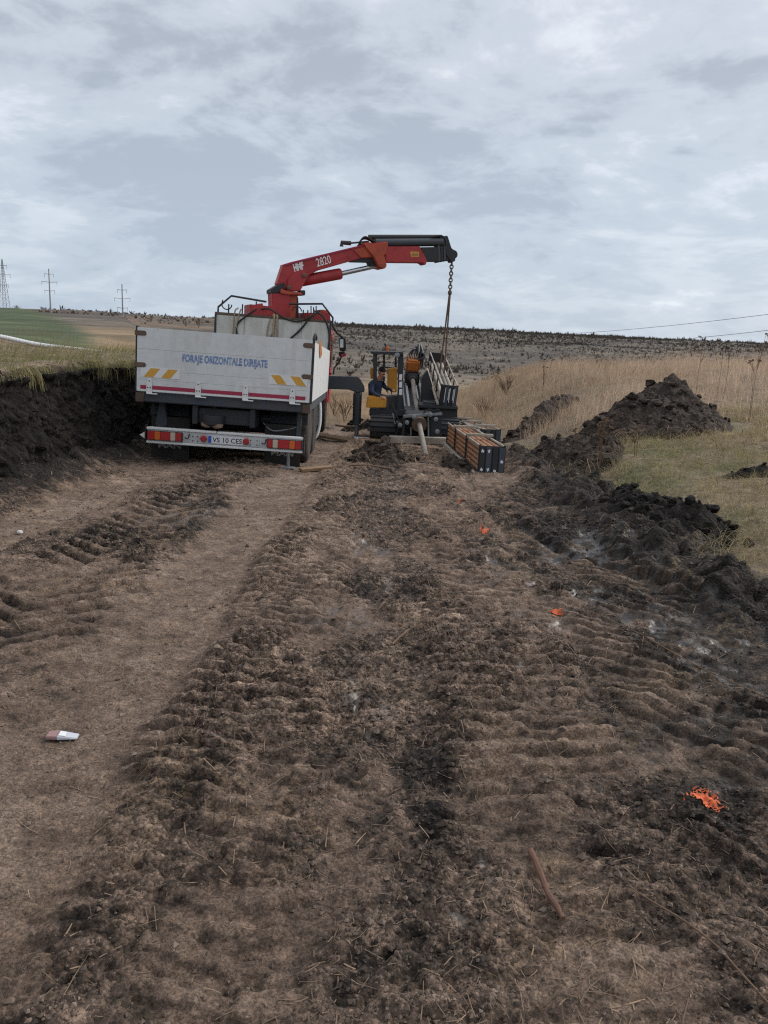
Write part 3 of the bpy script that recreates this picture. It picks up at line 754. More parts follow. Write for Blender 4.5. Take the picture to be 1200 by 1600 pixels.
# ================================================================== CRANE TRUCK
def arc(c, r, a0, a1, n, ax1, ax2):
    c = Vector(c); return [c + Vector(ax1) * (r * math.cos(a0 + (a1 - a0) * i / n)) + Vector(ax2) * (r * math.sin(a0 + (a1 - a0) * i / n)) for i in range(n + 1)]
TRUCK = empty('crane_truck', (-2.44, 11.25, -.285), (math.radians(-2.26), math.radians(1.6), math.radians(2.2)))
tag(TRUCK, 'white flatbed truck with red loader crane parked on the mud track', 'truck')
def build_truck():
    T = TRUCK
    W = 1.25; B0, B1 = .99, 1.89; L = 5.95
    # ---- load bed
    bed = MB().bx(-W, W, 0.0, L, .84, .985).build('bed_frame', 'sill_blue', T, bevel=.012)
    MB().bx(-W - .015, -W + .10, -.035, -.002, .835, .965).build('corner_bracket', 'latch_rust', bed, bevel=.006)
    MB().bx(W - .10, W + .015, -.035, -.002, .835, .965).build('corner_bracket', 'latch_rust', bed, bevel=.006)
    # tailgate: four boards in a frame
    tg = MB().bx(-W + .012, W - .012, -.030, -.012, B0 + .005, B1 - .01).build('tailgate', 'white_paint', T)
    zs = [B0, B0 + .17, B0 + .30, B0 + .60, B1]
    for i in range(4):
        MB().bx(-W + .005, W - .005, -.050, -.0305, zs[i] + .0008, zs[i + 1] - .0008).build('board', 'white_paint', tg, bevel=.002)
    yf = -.0525
    MB().bx(-W + .06, W - .06, yf - .004, -.0502, B0 + .035, B0 + .088).build('red_stripe', 'red_stripe', tg)
    MB().bx(-W + .02, W - .02, yf - .006, -.0502, B0 + .004, B0 + .03).build('white_stripe', 'pure_white', tg)
    for x in (-1.06, -.36, .32, 1.0):
        z0 = B0 - .03
        pts = [(x - .042, yf - .022, z0), (x + .042, yf - .022, z0), (x + .042, yf - .022, z0 + .15), (x + .026, yf - .022, z0 + .205), (x, yf - .022, z0 + .222), (x - .026, yf - .022, z0 + .205), (x - .042, yf - .022, z0 + .15)]
        h = MB().prism(pts, (0, .016, 0)).build('hinge', 'pure_white', tg, bevel=.004)
        for dx, dz in ((-.018, .09), (.018, .09), (0, .185)):
            MB().lathe((x + dx, yf - .021, z0 + dz), (0, -1, 0), [(0, .009), (.006, .009)], 8).build('bolt', 'dark_steel', h)
        MB().tube([(x - .03, yf - .03, z0 + .004), (x + .12, yf - .03, z0 + .002)], .010, 6).build('hinge_pin', 'pure_white', h, smooth=True)
    for sx in (-1, 1):
        for z in (B0 + .375, B0 + .82):
            mb = MB(); n = 8
            pts = [(sx * (W + .03), yf - .012, z - .034)] + [(sx * (W - .10) - sx * .034 * math.sin(math.pi * k / n), yf - .012, z - .034 * math.cos(math.pi * k / n)) for k in range(n + 1)] + [(sx * (W + .03), yf - .012, z + .034)]
            mb.prism(pts, (0, .03, 0)).build('latch', 'latch_rust', tg, bevel=.005)
    for sx, x0 in ((-1, -1.19), (1, .65)):
        z0 = B0 + (.205 if sx < 0 else .235); w, h = .56, .135
        p = MB().bx(x0, x0 + w, yf - .004, yf + .0015, z0, z0 + h).build('hazard_panel', 'pure_white', tg)
        for k in (0, 1):
            a = x0 + .045 + k * .25 if sx < 0 else x0 + .025 + k * .28
            sh = .10 if sx < 0 else -.10
            b_ = a if sx < 0 else a + .10
            q = [(b_, yf - .0055, z0 + .004), (b_ + .135, yf - .0055, z0 + .004), (b_ + .135 + sh, yf - .0055, z0 + h - .004), (b_ + sh, yf - .0055, z0 + h - .004)]
            q = [(min(max(c[0], x0 + .004), x0 + w - .004), c[1], c[2]) for c in q]
            MB().add(q, [(0, 1, 2, 3)]).build('yellow_stripe', 'sticker_yellow', p)
    lt = text_mesh('FORAJE ORIZONTALE DIRIJATE', (-.60, yf + .0005, B0 + .425), (1, 0, 0), (0, 0, 1), 1.22, .145, 'lettering', 'blue_text', tg, bold=.042)
    lt['label'] = 'worn blue lettering FORAJE ORIZONTALE DIRIJATE'
    # side boards with upright panels
    for sx in (-1, 1):
        sb = MB().bx(min(sx * (W - .02), sx * W), max(sx * (W - .02), sx * W), 0.03, L - .02, B0, B1 - .02).build('side_board', 'white_paint', T)
        for k in range(5):
            y0 = .10 + k * 1.17
            MB().bx(min(sx * W, sx * (W + .022)) + (.001 if sx > 0 else 0), max(sx * W, sx * (W + .022)), y0, y0 + 1.155, B0 + .004, B1 - .02).build('panel', 'white_paint', sb, bevel=.004)
        MB().bx(min(sx * (W + .001), sx * (W + .030)), max(sx * (W + .001), sx * (W + .030)), -.008, .085, B0 - .02, B1 + .02).build('corner_post', 'dark_steel', T, bevel=.005)
    MB().tube([(W + .01, .03, B1 + .0), (W + .015, .06, B1 + .05), (W + .02, .16, B1 + .085), (W + .02, .32, B1 + .08), (W + .02, .42, B1 + .03)], .022, 8).build('grab_handle', 'black_rubber', T, smooth=True)
    MB().add([(W + .026, 1.2, B1 + .03), (W + .03, 1.75, B1 + .06), (W + .036, 2.2, B1 - .16), (W + .033, 1.7, B1 - .24), (W + .03, 1.35, B1 - .13)], [(0, 1, 2, 3, 4)]).build('orange_cloth', 'orange_head', T)
    # ---- bulkhead
    Z2 = 2.52
    bh = MB().bx(-W, W, L, L + .05, B0, Z2 - .05).build('bulkhead', 'bulkhead_paint', T)
    for k in range(4):
        x0 = -W + .01 + k * .622
        MB().bx(x0, x0 + .614, L - .022, L - .001, B0 + .01, Z2 - .062).build('panel', 'bulkhead_paint', bh, bevel=.004)
    MB().bx(-W - .02, W + .02, L - .03, L + .08, Z2 - .05, Z2).build('top_rim', 'latch_rust', bh, bevel=.008)
    for sx in (-1, 1):
        MB().bx(sx * W - .02, sx * W + .02, L - .04, L + .06, B0, Z2 - .051).build('edge_post', 'dark_steel', bh)
    # black guard rail on the bulkhead
    ra = MB()
    yR = L + .25
    ra.tube([(-W, yR, Z2 - .02), (-W, yR, Z2 + .12), (-W + .28, yR, Z2 + .38), (-.2, yR, Z2 + .31)], .022, 8)
    ra.tube([(.3, yR, Z2 + .30), (W - .22, yR, Z2 + .36), (W + .03, yR, Z2 + .08), (W + .03, yR, Z2 - .1)], .022, 8)
    for x, h in ((-1.02, .2), (-.72, .22), (-.42, .3), (.62, .2), (.72, .2), (.86, .22)):
        ra.tube([(x, yR, Z2), (x, yR, Z2 + h)], .016, 6)
    ra.tube([(-1.2 + .05 * 1, yR - .02, Z2 + .28)] + arc((-1.06, yR - .02, Z2 + .19), .11, math.pi, 2 * math.pi, 8, (1, 0, 0), (0, 0, 1)), .014, 6)
    ra.tube(arc((.48, yR, Z2 + .16), .10, math.pi, 0, 8, (1, 0, 0), (0, 0, 1)) , .014, 6)
    ra.build('guard_rail', 'dark_steel', T, smooth=True)
    # hoses and ropes hanging over the bulkhead
    yh = L - .05
    for nm, mt_, r_, pth in (
        ('hydraulic_hose', 'black_rubber', .020, [(-.35, yh + .1, Z2 + .15), (-.55, yh - .02, Z2 - .02), (-.78, yh, Z2 - .25), (-.72, yh, Z2 - .55), (-.45, yh, Z2 - .68), (-.2, yh, Z2 - .58)]),
        ('hydraulic_hose', 'black_rubber', .018, [(-.4, yh + .2, Z2 + .1), (-.1, yh, Z2 + .14), (.25, yh, Z2 - .03), (.55, yh, Z2 - .08), (.8, yh, Z2 + .05), (.95, yh + .2, Z2 + .18)]),
        ('hydraulic_hose', 'black_rubber', .020, [(1.0, yh + .1, Z2 + .2), (.8, yh, Z2 + .02), (.55, yh, Z2 - .3), (.2, yh, Z2 - .62), (-.02, yh, Z2 - .85)]),
        ('hydraulic_hose', 'black_rubber', .022, [(.9, yh + .1, Z2 + .18), (1.12, yh, Z2 + .02), (1.24, yh, Z2 - .35), (1.2, yh, Z2 - .9)]),
        ('lashing_rope', 'rope', .016, [(-.78, yh + .1, Z2 + .12), (-.84, yh, Z2 - .02), (-.86, yh, Z2 - .8)]),
        ('lashing_rope', 'rope', .016, [(-.72, yh + .1, Z2 + .1), (-.76, yh, Z2 - .1), (-.8, yh, Z2 - .4)]),
        ('lashing_rope', 'rope', .022, [(.0, yh + .1, Z2 + .04), (.02, yh, Z2 - .1), (.0, yh, Z2 - .9)]),
        ('lashing_rope', 'rope', .020, [(.07, yh + .1, Z2 + .04), (.09, yh, Z2 - .1), (.11, yh, Z2 - .9)]),
        ('lashing_rope', 'rope', .017, [(-.02, yh + .1, Z2 + .02), (-.1, yh, Z2 - .2), (-.15, yh, Z2 - .9)]),
        ('lashing_rope', 'rope', .017, [(-.2, yh, Z2 - .58), (0, yh, Z2 - .36), (.05, yh + .05, Z2 + .02)])):
        MB().tube(spline(pth, 5), r_, 7).build(nm, mt_, T, smooth=True)
    # ---- chassis
    ch = MB()
    for sx in (-1, 1): ch.bx(sx * .42 - .04, sx * .42 + .04, .05, 8.3, .56, .835)
    ch.bx(-.38, .38, .12, .22, .58, .8); ch.bx(-.38, .38, 3.4, 3.5, .58, .8); ch.bx(-.38, .38, 5.4, 5.5, .58, .8)
    ch.build('chassis', 'dark_steel', T, bevel=.008)
    MB().prism([(-1.0, .3, .835), (-.93, .3, .835), (-.88, .3, .5), (-1.0, .3, .42), (-1.06, .3, .5)], (0, .12, 0)).build('bumper_bracket', 'sill_blue', T, bevel=.006)
    MB().prism([(1.06, .3, .835), (1.13, .3, .835), (1.12, .3, .3), (1.05, .3, .3)], (0, .08, 0)).build('bumper_bracket', 'sill_blue', T, bevel=.006)
    cp = MB().lathe((-.16, .10, .575), (0, 0, 1), [(-.03, .12), (0, .17), (.10, .175), (.13, .17)], 18).build('tow_coupling', 'dark_steel', T, smooth=True)
    mb = MB(); mb.lathe((-.24, .05, .565), (0, 0, 1), [(-.045, .03), (-.02, .085), (.025, .09), (.035, .05)], 12); mb.lathe((-.09, .04, .56), (0, 0, 1), [(-.045, .03), (-.02, .085), (.025, .09), (.035, .05)], 12)
    mb.build('coupling_jaw', 'coupling_sand', cp, smooth=True)
    MB().tube([(-.16, .15, .7), (-.16, .15, .84)], .03, 8).build('coupling_pin', 'dark_steel', cp, smooth=True)
    # air tanks and hoses in the dark under the bed
    for x, y, z in ((-.7, 1.0, .7), (.75, .7, .66)):
        MB().lathe((x - .3, y, z), (1, 0, 0), [(0, .06), (.03, .10), (.5, .10), (.53, .06)], 14).build('air_tank', 'dark_steel', T, smooth=True)
    MB().tube(spline([(.55, .35, .62), (.7, .3, .52), (.95, .33, .56), (1.05, .3, .6)], 4), .012, 6).build('air_hose', 'grey_steel', T, smooth=True)
    # ---- bumper with lamps and plate
    bz0, bz1, bw = .245, .480, 1.145; BX = .045
    bp = MB().bx(-bw + .01, bw - .01, -.02, .06, bz0 + .035, bz1 - .035).build('bumper', 'alu', T, bevel=.006)
    MB().bx(-bw, -.13, -.035, .07, bz1 - .034, bz1).build('top_rail', 'pure_white', bp, bevel=.006)
    MB().bx(-.12, bw, -.035, .07, bz1 - .036, bz1 - .002).build('top_rail', 'pure_white', bp, bevel=.006)
    MB().bx(-bw, bw, -.035, .07, bz0, bz0 + .034).build('bottom_rail', 'pure_white', bp, bevel=.006)
    for sx in (-1, 1):
        x0 = -bw + .015 if sx < 0 else bw - .53
        tl = MB().bx(x0, x0 + .515, -.055, -.021, bz0 + .05, bz1 - .05).build('tail_light', 'dark_steel', bp, bevel=.006)
        seg = [('lamp_red', .10), ('lamp_orange', .085), ('lamp_red', .145), ('lamp_clear', .075), ('lamp_red', .09)]
        if sx > 0: seg = [('lamp_red', .075), ('lamp_clear', .08), ('lamp_red', .165), ('lamp_orange', .085), ('lamp_red', .09)]
        x = x0 + .01
        for mt_, w in seg:
            MB().bx(x + .0015, x + w - .0015, -.072, -.0555, bz0 + .056, bz1 - .056).build('lens', mt_, tl, bevel=.007); x += w
    MB().bx(-bw - .02, -bw - .001, -.04, .07, bz0 - .02, bz1 + .03).build('end_plate', 'black_rubber', bp)
    MB().bx(bw + .001, bw + .02, -.04, .07, bz0 - .02, bz1 + .03).build('end_plate', 'black_rubber', bp)
    MB().prism([(-bw - .10, -.02, bz0 + .11), (-bw - .025, -.02, bz0 + .16), (-bw - .025, -.02, bz0 + .06)], (0, .03, 0)).build('side_reflector', 'pure_white', bp)
    pl = MB().bx(-.25, .27, -.034, -.0205, bz0 + .058, bz0 + .17).build('number_plate', 'plate_white', bp)
    MB().bx(-.246, -.198, -.0358, -.0343, bz0 + .062, bz0 + .166).build('country_band', 'plate_blue', pl)
    text_mesh('VS 10 CES', (-.182, -.0358, bz0 + .077), (1, 0, 0), (0, 0, 1), .43, .072, 'lettering', 'black_text', pl, bold=.012)
    for x in (-.33, .29):
        MB().lathe((x + .02, -.022, bz0 + .12), (0, -1, 0), [(0, .045), (.05, .045), (.058, .035)], 12).build('marker_light', 'lamp_red', bp, smooth=True)
    MB().bx(.345, .50, -.03, -.0205, bz0 + .05, bz0 + .165).build('blank_plate', 'alu', bp)
    for x in (-.47, -.40, .37, .47):
        for z in (.075, .14): MB().lathe((x, -.031, bz0 + z), (0, -1, 0), [(0, .009), (.004, .009)], 8).build('bolt', 'black_rubber', bp)
    bp.location.x = BX
    for x in (-.55, .57):
        MB().tube(arc((x, -.06, bz0 + .13), .028, -math.pi * .9, .35, 8, (1, 0, 0), (0, 0, 1)) + [Vector((x + .03, -.02, bz0 + .17))], .008, 6).build('rope_hook', 'black_rubber', bp, smooth=True)
    # mud flaps
    for sx in (-1, 1):
        x0, x1 = (-1.12, -.55) if sx < 0 else (.58, 1.13)
        fl = MB().bx(x0, x1, .32, .335, -.02, .62).build('mud_flap', 'black_rubber', T)
        text_mesh('MAN', (x0 + .11, .317, .145), (1, 0, 0), (0, 0, 1), .34, .085, 'lettering', 'grey_text', fl, bold=.03)
    # wheels
    for y, nm in ((1.15, 'wheel'), (2.55, 'wheel'), (7.35, 'wheel')):
        for sx in (-1, 1):
            for off in ((1.06, 1.0),) if y > 5 else ((.72, 0), (1.075, 1)):
                xc = sx * off[0]; R_ = .50
                prof = [(-.135, .29), (-.145, .42), (-.12, .475), (-.09, .498), (.09, .498), (.12, .475), (.145, .42), (.135, .29)]
                wh = MB().lathe((xc, y, R_ - .03), (1, 0, 0), prof, 36).build(nm, 'tyre_rubber', T, smooth=True)
                wh['label'] = 'muddy black truck wheel'
                rim = [(-.06 * sx, .29), (.06 * sx, .285), (.09 * sx, .25), (.03 * sx, .22), (.0, .12), (.10 * sx, .11), (.12 * sx, .07)]
                MB().lathe((xc, y, R_ - .03), (1, 0, 0), rim, 24).build('rim', 'grey_steel', wh, smooth=True)
                mb = MB()
                for k in range(40):
                    a = 2 * math.pi * k / 40
                    M_ = Matrix.Rotation(a, 3, 'X'); c = M_ @ Vector((0, 0, .502)); mb.box((xc + (.05 if k % 2 else -.05), y + c.y, R_ - .03 + c.z), (.10, .035, .022), M_)
                mb.build('tread', 'tyre_rubber', wh)
    for y in (1.15, 2.55, 7.35):
        MB().tube([(-1.0, y, .47), (1.0, y, .47)], .075, 10).build('axle', 'dark_steel', T, smooth=True)
    # pale plastic wheel arches on the right, tool box and tank
    for y in (1.15, 2.55):
        for sx in (-1, 1):
            A = arc((0, y, .47), .60, math.pi * .08, math.pi * .92, 14, (0, 1, 0), (0, 0, 1)); B_ = arc((0, y, .47), .575, math.pi * .08, math.pi * .92, 14, (0, 1, 0), (0, 0, 1))
            MB().prism([p + Vector((sx * .62, 0, 0)) for p in A] + [p + Vector((sx * .62, 0, 0)) for p in reversed(B_)], (sx * .58, 0, 0)).build('wheel_arch', 'dark_steel', T)
    for y in (3.62, 3.86):
        MB().tube(spline([(1.15, y, .95), (1.22, y + .02, .80), (1.24, y + .05, .45), (1.2, y + .02, .2), (1.12, y, .1)], 5), .028, 8).build('fender_strip', 'pure_white', T, smooth=True)
    MB().bx(.62, 1.15, 4.2, 5.4, .3, .8).build('tool_box', 'dark_steel', T, bevel=.02)
    MB().lathe((-.9, 4.0, .55), (0, 1, 0), [(0, .2), (.03, .26), (1.2, .26), (1.23, .2)], 20).build('fuel_tank', 'grey_steel', T, smooth=True)
    # rear prop jack
    jk = MB().tube([(.98, .02, .30), (.98, .02, .02)], .024, 10).build('prop_jack', 'grey_steel', T, smooth=True)
    MB().bx(.88, 1.08, -.06, .10, .0, .022).build('jack_foot', 'grey_steel', jk, bevel=.004)
    # ---- cab
    cx, cy0, cy1, cz0, cz1 = 1.22, 6.95, 8.95, .62, 2.42
    prof = [(cy0, cz0), (cy1 - .05, cz0), (cy1, cz0 + .5), (cy1 - .05, cz0 + .85), (cy1 - .35, cz1 - .08), (cy1 - .5, cz1), (cy0 + .1, cz1), (cy0, cz1 - .1)]
    cab = MB().prism([(-cx, y, z) for y, z in prof], (2 * cx, 0, 0)).build('cab', 'red_paint', T, bevel=.03)
    for sx in (-1, 1):
        x0 = sx * (cx + .004)
        d = MB().prism([(x0, cy0 + .55, cz0 + .05), (x0, cy1 - .25, cz0 + .05), (x0, cy1 - .22, cz0 + .85), (x0, cy1 - .45, cz1 - .12), (x0, cy0 + .55, cz1 - .12)], (sx * .016, 0, 0)).build('door', 'red_paint', cab, bevel=.008)
        x1 = sx * (cx + .022)
        MB().prism([(x1, cy0 + .65, cz0 + .9), (x1, cy1 - .35, cz0 + .9), (x1, cy1 - .52, cz1 - .2), (x1, cy0 + .65, cz1 - .2)], (sx * .006, 0, 0)).build('window', 'glass', d)
        MB().bx(min(x1, x1 + sx * .03), max(x1, x1 + sx * .03), cy0 + .6, cy0 + .75, cz0 + .72, cz0 + .76).build('handle', 'black_rubber', d)
    MB().prism([(-cx + .15, cy1 - .04, cz0 + .9), (cx - .15, cy1 - .04, cz0 + .9), (cx - .25, cy1 - .33, cz1 - .12), (-cx + .25, cy1 - .33, cz1 - .12)], (0, .03, .012)).build('windscreen', 'glass', cab)
    # side mirror on its arm
    P = at(534, 541, 18.6)
    ar = MB(); ar.tube([at(520, 510, 18.6), at(527, 521, 18.6), at(535, 527, 18.6), at(535.5, 533, 18.6)], .025, 8)
    ar.tube([at(535, 553, 18.6), at(530, 566, 18.6), at(522, 575, 18.6), at(521, 585, 18.6)], .018, 8)
    mi = ar.build('mirror', 'black_rubber', T, world=True, smooth=True)
    MB().prism([at(x, y, 18.55) for x, y in ((530, 528), (537, 527), (540, 530), (540.5, 546), (538, 549.5), (530.5, 548), (529.5, 532))], (0, .14, 0)).build('housing', 'black_rubber', mi, world=True, bevel=.012)
    MB().prism([at(x, y, 18.54) for x, y in ((531, 530), (536.5, 530), (536.5, 543), (531, 543))], (0, .006, 0)).build('glass', 'mirror_glass', mi, world=True)
    MB().prism([at(x, y, 18.55) for x, y in ((529, 549.5), (539, 550), (538.5, 557), (530, 557.5))], (0, .12, 0)).build('lower_housing', 'black_rubber', mi, world=True, bevel=.012)
    MB().prism([at(x, y, 18.53) for x, y in ((532, 554), (540.5, 552), (540.5, 556.5), (534, 558.5))], (0, .05, 0)).build('marker', 'red_stripe', mi, world=True, bevel=.006)
    MB().prism([at(x, y, 18.45) for x, y in ((511, 541), (513, 543.5), (527, 530), (525.5, 528))], (0, .05, 0)).build('sun_visor_bracket', 'coupling_sand', cab, world=True)
    # ---- outrigger stabiliser on the right
    Yo = 18.15
    def pxp(pts, Y, t): return [at(x, y, Y) for x, y in pts], (0, t, 0)
    ob = MB(); ob.prism(*pxp([(490, 587), (559, 589), (563, 594), (569, 605), (569, 613), (556, 613), (545, 609), (490, 607)], Yo, .26))
    beam = ob.build('outrigger_beam', 'sill_blue', T, world=True, bevel=.015)
    lg = MB(); a_ = at(559.5, 612, Yo + .13); b_ = at(557.5, 662, Yo + .13); c_ = at(556.5, 687, Yo + .13)
    lg.tube([a_, b_], .095, 14)
    leg = lg.build('outrigger_leg', 'sill_blue', T, world=True, smooth=True)
    MB().tube([b_, c_], .05, 12).build('ram', 'grey_steel', leg, world=True, smooth=True)
    MB().lathe(at(559.8, 612, Yo + .05), (0, 1, 0), [(0, .09), (.16, .09)], 14).build('pivot', 'grey_steel', leg, world=True, smooth=True)
    MB().lathe(c_, (0, 0, 1), [(-.02, .16), (.01, .16), (.035, .06)], 16).build('foot_plate', 'grey_steel', leg, world=True, smooth=True)
    MB().tube([at(553, 615, Yo + .02), at(552, 650, Yo + .02), at(551, 662, Yo + .02)], .018, 6).build('feed_pipe', 'dark_steel', leg, world=True, smooth=True)

def spline(pts, sub):
    """Catmull-Rom through the points"""
    P = [Vector(p) for p in pts]; P = [P[0] * 2 - P[1]] + P + [P[-1] * 2 - P[-2]]; out = []
    for i in range(1, len(P) - 2):
        for k in range(sub):
            t = k / sub; a, b, c, d = P[i - 1], P[i], P[i + 1], P[i + 2]
            out.append(.5 * ((2 * b) + (c - a) * t + (2 * a - 5 * b + 4 * c - d) * t * t + (3 * b - a - 3 * c + d) * t ** 3))
    out.append(P[-2]); return out
build_truck()

# ---- loader crane on the truck, swung out to the right over the rod rack
def build_crane():
    T = TRUCK
    def Yp(px): return 17.95 + (px - 445) / 261 * 1.35
    A = at(445, 430, Yp(445)); Bv = at(706, 430, Yp(706)); dirv = (Bv - A); dirv.z = 0; dirv.normalize()
    nrm = Vector((dirv.y, -dirv.x, 0))                     # towards the camera
    def pr(pts, t0, t1):
        """outline in the crane's own plane, from t0 (towards camera) to t1 (away)"""
        return [at(x, y, Yp(x)) + nrm * t0 for x, y in pts], nrm * (t1 - t0)
    def one(name, mat, pts, t, parent=T, bevel=.012, t1=None):
        return MB().prism(*pr(pts, t, -t if t1 is None else t1)).build(name, mat, parent, world=True, bevel=bevel)
    # base between bulkhead and cab
    base = one('crane_base', 'red_paint', [(386, 476), (425, 480), (425, 505), (470, 508), (470, 489), (508, 489), (511, 512), (386, 505)], .42)
    one('valve_block', 'red_paint', [(399, 476), (407, 474), (408, 483), (399, 482)], .30, base)
    one('valve_block', 'red_orange', [(498, 484), (506, 486), (506, 499), (498, 496)], .36, base)
    for k, x in enumerate((392, 396, 486, 490, 494)): MB().tube([at(x, 489, 17.6), at(x, 478 + (k % 2) * 2, 17.6)], .014, 6).build('control_lever', 'black_rubber', base, world=True)
    col = one('crane_column', 'red_paint', [(421.5, 458), (450, 460), (448, 500), (423, 500)], .26)
    one('column_rib', 'red_orange', [(447, 458), (468, 460), (461, 464), (458, 500), (448, 500)], .23, col)
    one('rotor_motor', 'dark_steel', [(461, 466), (464, 464), (465, 500), (458, 500)], .14, col)
    one('column_head', 'dark_steel', [(419.5, 453), (433, 445), (441, 442), (441, 450), (436, 458), (420, 459)], .28, col)
    one('slewing_collar', 'red_orange', [(434, 452), (447, 456), (466, 457.5), (468, 462), (445, 461), (434, 459)], .32, col)
    one('pivot_block', 'dark_steel', [(467, 454), (474, 454), (474, 462), (466, 462)], .2, col)
    # main boom with its knee
    boom = one('main_boom', 'red_paint', [(430.5, 444), (440.5, 414), (452, 412), (578, 381), (592, 379), (597, 388), (586, 404), (560, 404.5), (545, 409), (494, 423.5), (481, 430), (469, 446), (462, 454), (440, 452)], .17)
    one('top_plate', 'red_stripe', [(440, 414), (452, 410.3), (578, 380), (578, 382.5), (452, 414), (441, 417)], .19, boom, .006)
    one('knee_plate', 'red_paint', [(445, 455), (447, 436), (455, 427), (481, 428), (473, 442), (466, 455)], .215, boom)
    one('boom_head', 'red_orange', [(548, 392), (578, 382), (600, 378), (600, 398), (588, 402), (560, 404)], .20, boom)
    one('underside_guard', 'dark_steel', [(544, 405), (560, 402.5), (590, 404.5), (590, 410.5), (548, 409.5)], .14, boom, .004)
    one('sticker', 'bulkhead_paint', [(518.5, 402.5), (544, 394), (545.5, 399.5), (519.5, 408)], .174, boom, 0, .171)
    for x, y in ((448, 450), (472, 431), (585, 394), (590, 416)):
        MB().lathe(at(x, y, Yp(x)) + nrm * .20, nrm, [(0, .05), (.05, .05), (.06, .03)], 14).build('pivot_pin', 'latch_rust', boom, world=True, smooth=True)
    d1 = (at(520, 402, Yp(520)) - at(452, 421, Yp(452))).normalized(); u1 = nrm.cross(d1); u1 = u1 if u1.z > 0 else -u1
    text_mesh('2820', at(493, 418.0, Yp(493)) + nrm * .182, d1, u1, .345, .18, 'lettering', 'white_text', boom, world=True, shear=.02, bold=.008)
    text_mesh('HMF', at(457.5, 425.5, Yp(457)) + nrm * .1745, d1, u1, .235, .165, 'lettering', 'white_text', boom, world=True, shear=.05, bold=.055)
    mb = MB(); mb.tube([at(534, 385, Yp(534)), at(534, 379, Yp(534)), at(548, 380, Yp(548))], .05, 8); mb.tube([at(534, 381, Yp(534)), at(576, 381, Yp(576)) + Vector((0, 0, .05))], .022, 6)
    mb.build('hose_guide', 'dark_steel', boom, world=True, smooth=True)
    # lift cylinder
    p0, p1, p2 = at(470, 439, Yp(470)), at(533, 427.5, Yp(533)), at(592, 414.5, Yp(592))
    cy = MB().tube([p0, p0.lerp(p1, .02), p1.lerp(p0, .03), p1], [.11, .125, .125, .11], 16).build('lift_cylinder', 'red_paint', T, world=True, smooth=True)
    MB().tube([p1, p2], .055, 14).build('piston_rod', 'chrome', cy, world=True, smooth=True)
    # knuckle link
    kn = one('knuckle_link', 'red_orange', [(562, 381), (573, 380), (583, 387), (600, 378.5), (601, 386), (595, 400), (599, 416), (596, 421), (588, 419), (578, 402), (568, 390)], .26, T)
    one('knuckle_web', 'dark_steel', [(570, 400), (580, 398), (592, 415), (577, 417)], .12, kn)
    # jib and its telescopes
    jib = one('jib', 'red_paint', [(597, 386), (652, 385.5), (659, 398), (664, 409), (661, 415), (656, 411), (600, 410.5)], .15)
    one('sticker', 'sticker_yellow', [(637.5, 394), (651, 394), (651, 402), (638.5, 402)], .1535, jib, 0, .151)
    for k in range(3): MB().prism(*pr([(639.5, 395.7 + k * 2.1), (650, 395.7 + k * 2.1), (650, 396.6 + k * 2.1), (639.5, 396.6 + k * 2.1)], .1548, .154)).build('sticker_print', 'latch_rust', jib, world=True)
    ex = one('telescope_section', 'dark_steel', [(654, 387), (684, 386.5), (684, 409), (663, 409), (658, 397)], .128)
    for k in range(5):
        x0 = 681 + k * 4.6
        one('telescope_section', 'dark_steel' if k % 2 else 'sill_blue', [(x0, 384 + k * .6), (x0 + 3.6, 384.6 + k * .6), (x0 + 4.4, 408 - k * .6), (x0 + .8, 411 - k * .8)], .135 - k * .012, ex, .006)
    one('tip_bracket', 'dark_steel', [(684, 370), (697, 369), (703, 388), (709, 393), (709, 408), (703, 411), (697, 400), (690, 384)], .10, T, .01)
    # extension cylinders lying on the jib
    for (x0, y0), (x1, y1), r_, mt_ in (((576, 370.5), (690, 370.5), .055, 'dark_steel'), ((585, 379.5), (690, 378.5), .085, 'sill_blue'), ((585, 376), (672, 376), .03, 'chrome')):
        for dz in (.06, -.08) if r_ > .08 else (0,):
            MB().tube([at(x0, y0, Yp(x0)) + nrm * dz, at(x1, y1, Yp(x1)) + nrm * dz], r_, 12).build('extension_cylinder', mt_, T, world=True, smooth=True)
    for k in range(4):
        off = nrm * (.08 - .05 * k)
        MB().tube(spline([at(562, 383 + k, Yp(562)) + off, at(563, 375 + k, Yp(563)) + off, at(569, 370.5 + k * .8, Yp(569)) + off, at(577, 374, Yp(577)) + off, at(584, 379, Yp(584)) + off], 4), .018, 6).build('hydraulic_hose', 'black_rubber', T, world=True, smooth=True)
    for k in range(4):
        off = nrm * (.10 - .05 * k)
        MB().tube(spline([at(672, 371 + k, Yp(672)) + off, at(688, 369.5 + k, Yp(688)) + off, at(694, 378 + k, Yp(694)) + off, at(695 + k * 2, 396, Yp(695)) + off, at(700 + k, 405, Yp(700)) + off], 4), .02, 6).build('hydraulic_hose', 'black_rubber', T, world=True, smooth=True)
    hk = MB().lathe(at(707, 398, Yp(707)) + nrm * .08, -nrm, [(0, .10), (.16, .10)], 14).build('hook_pin', 'dark_steel', T, world=True, smooth=True)
build_crane()

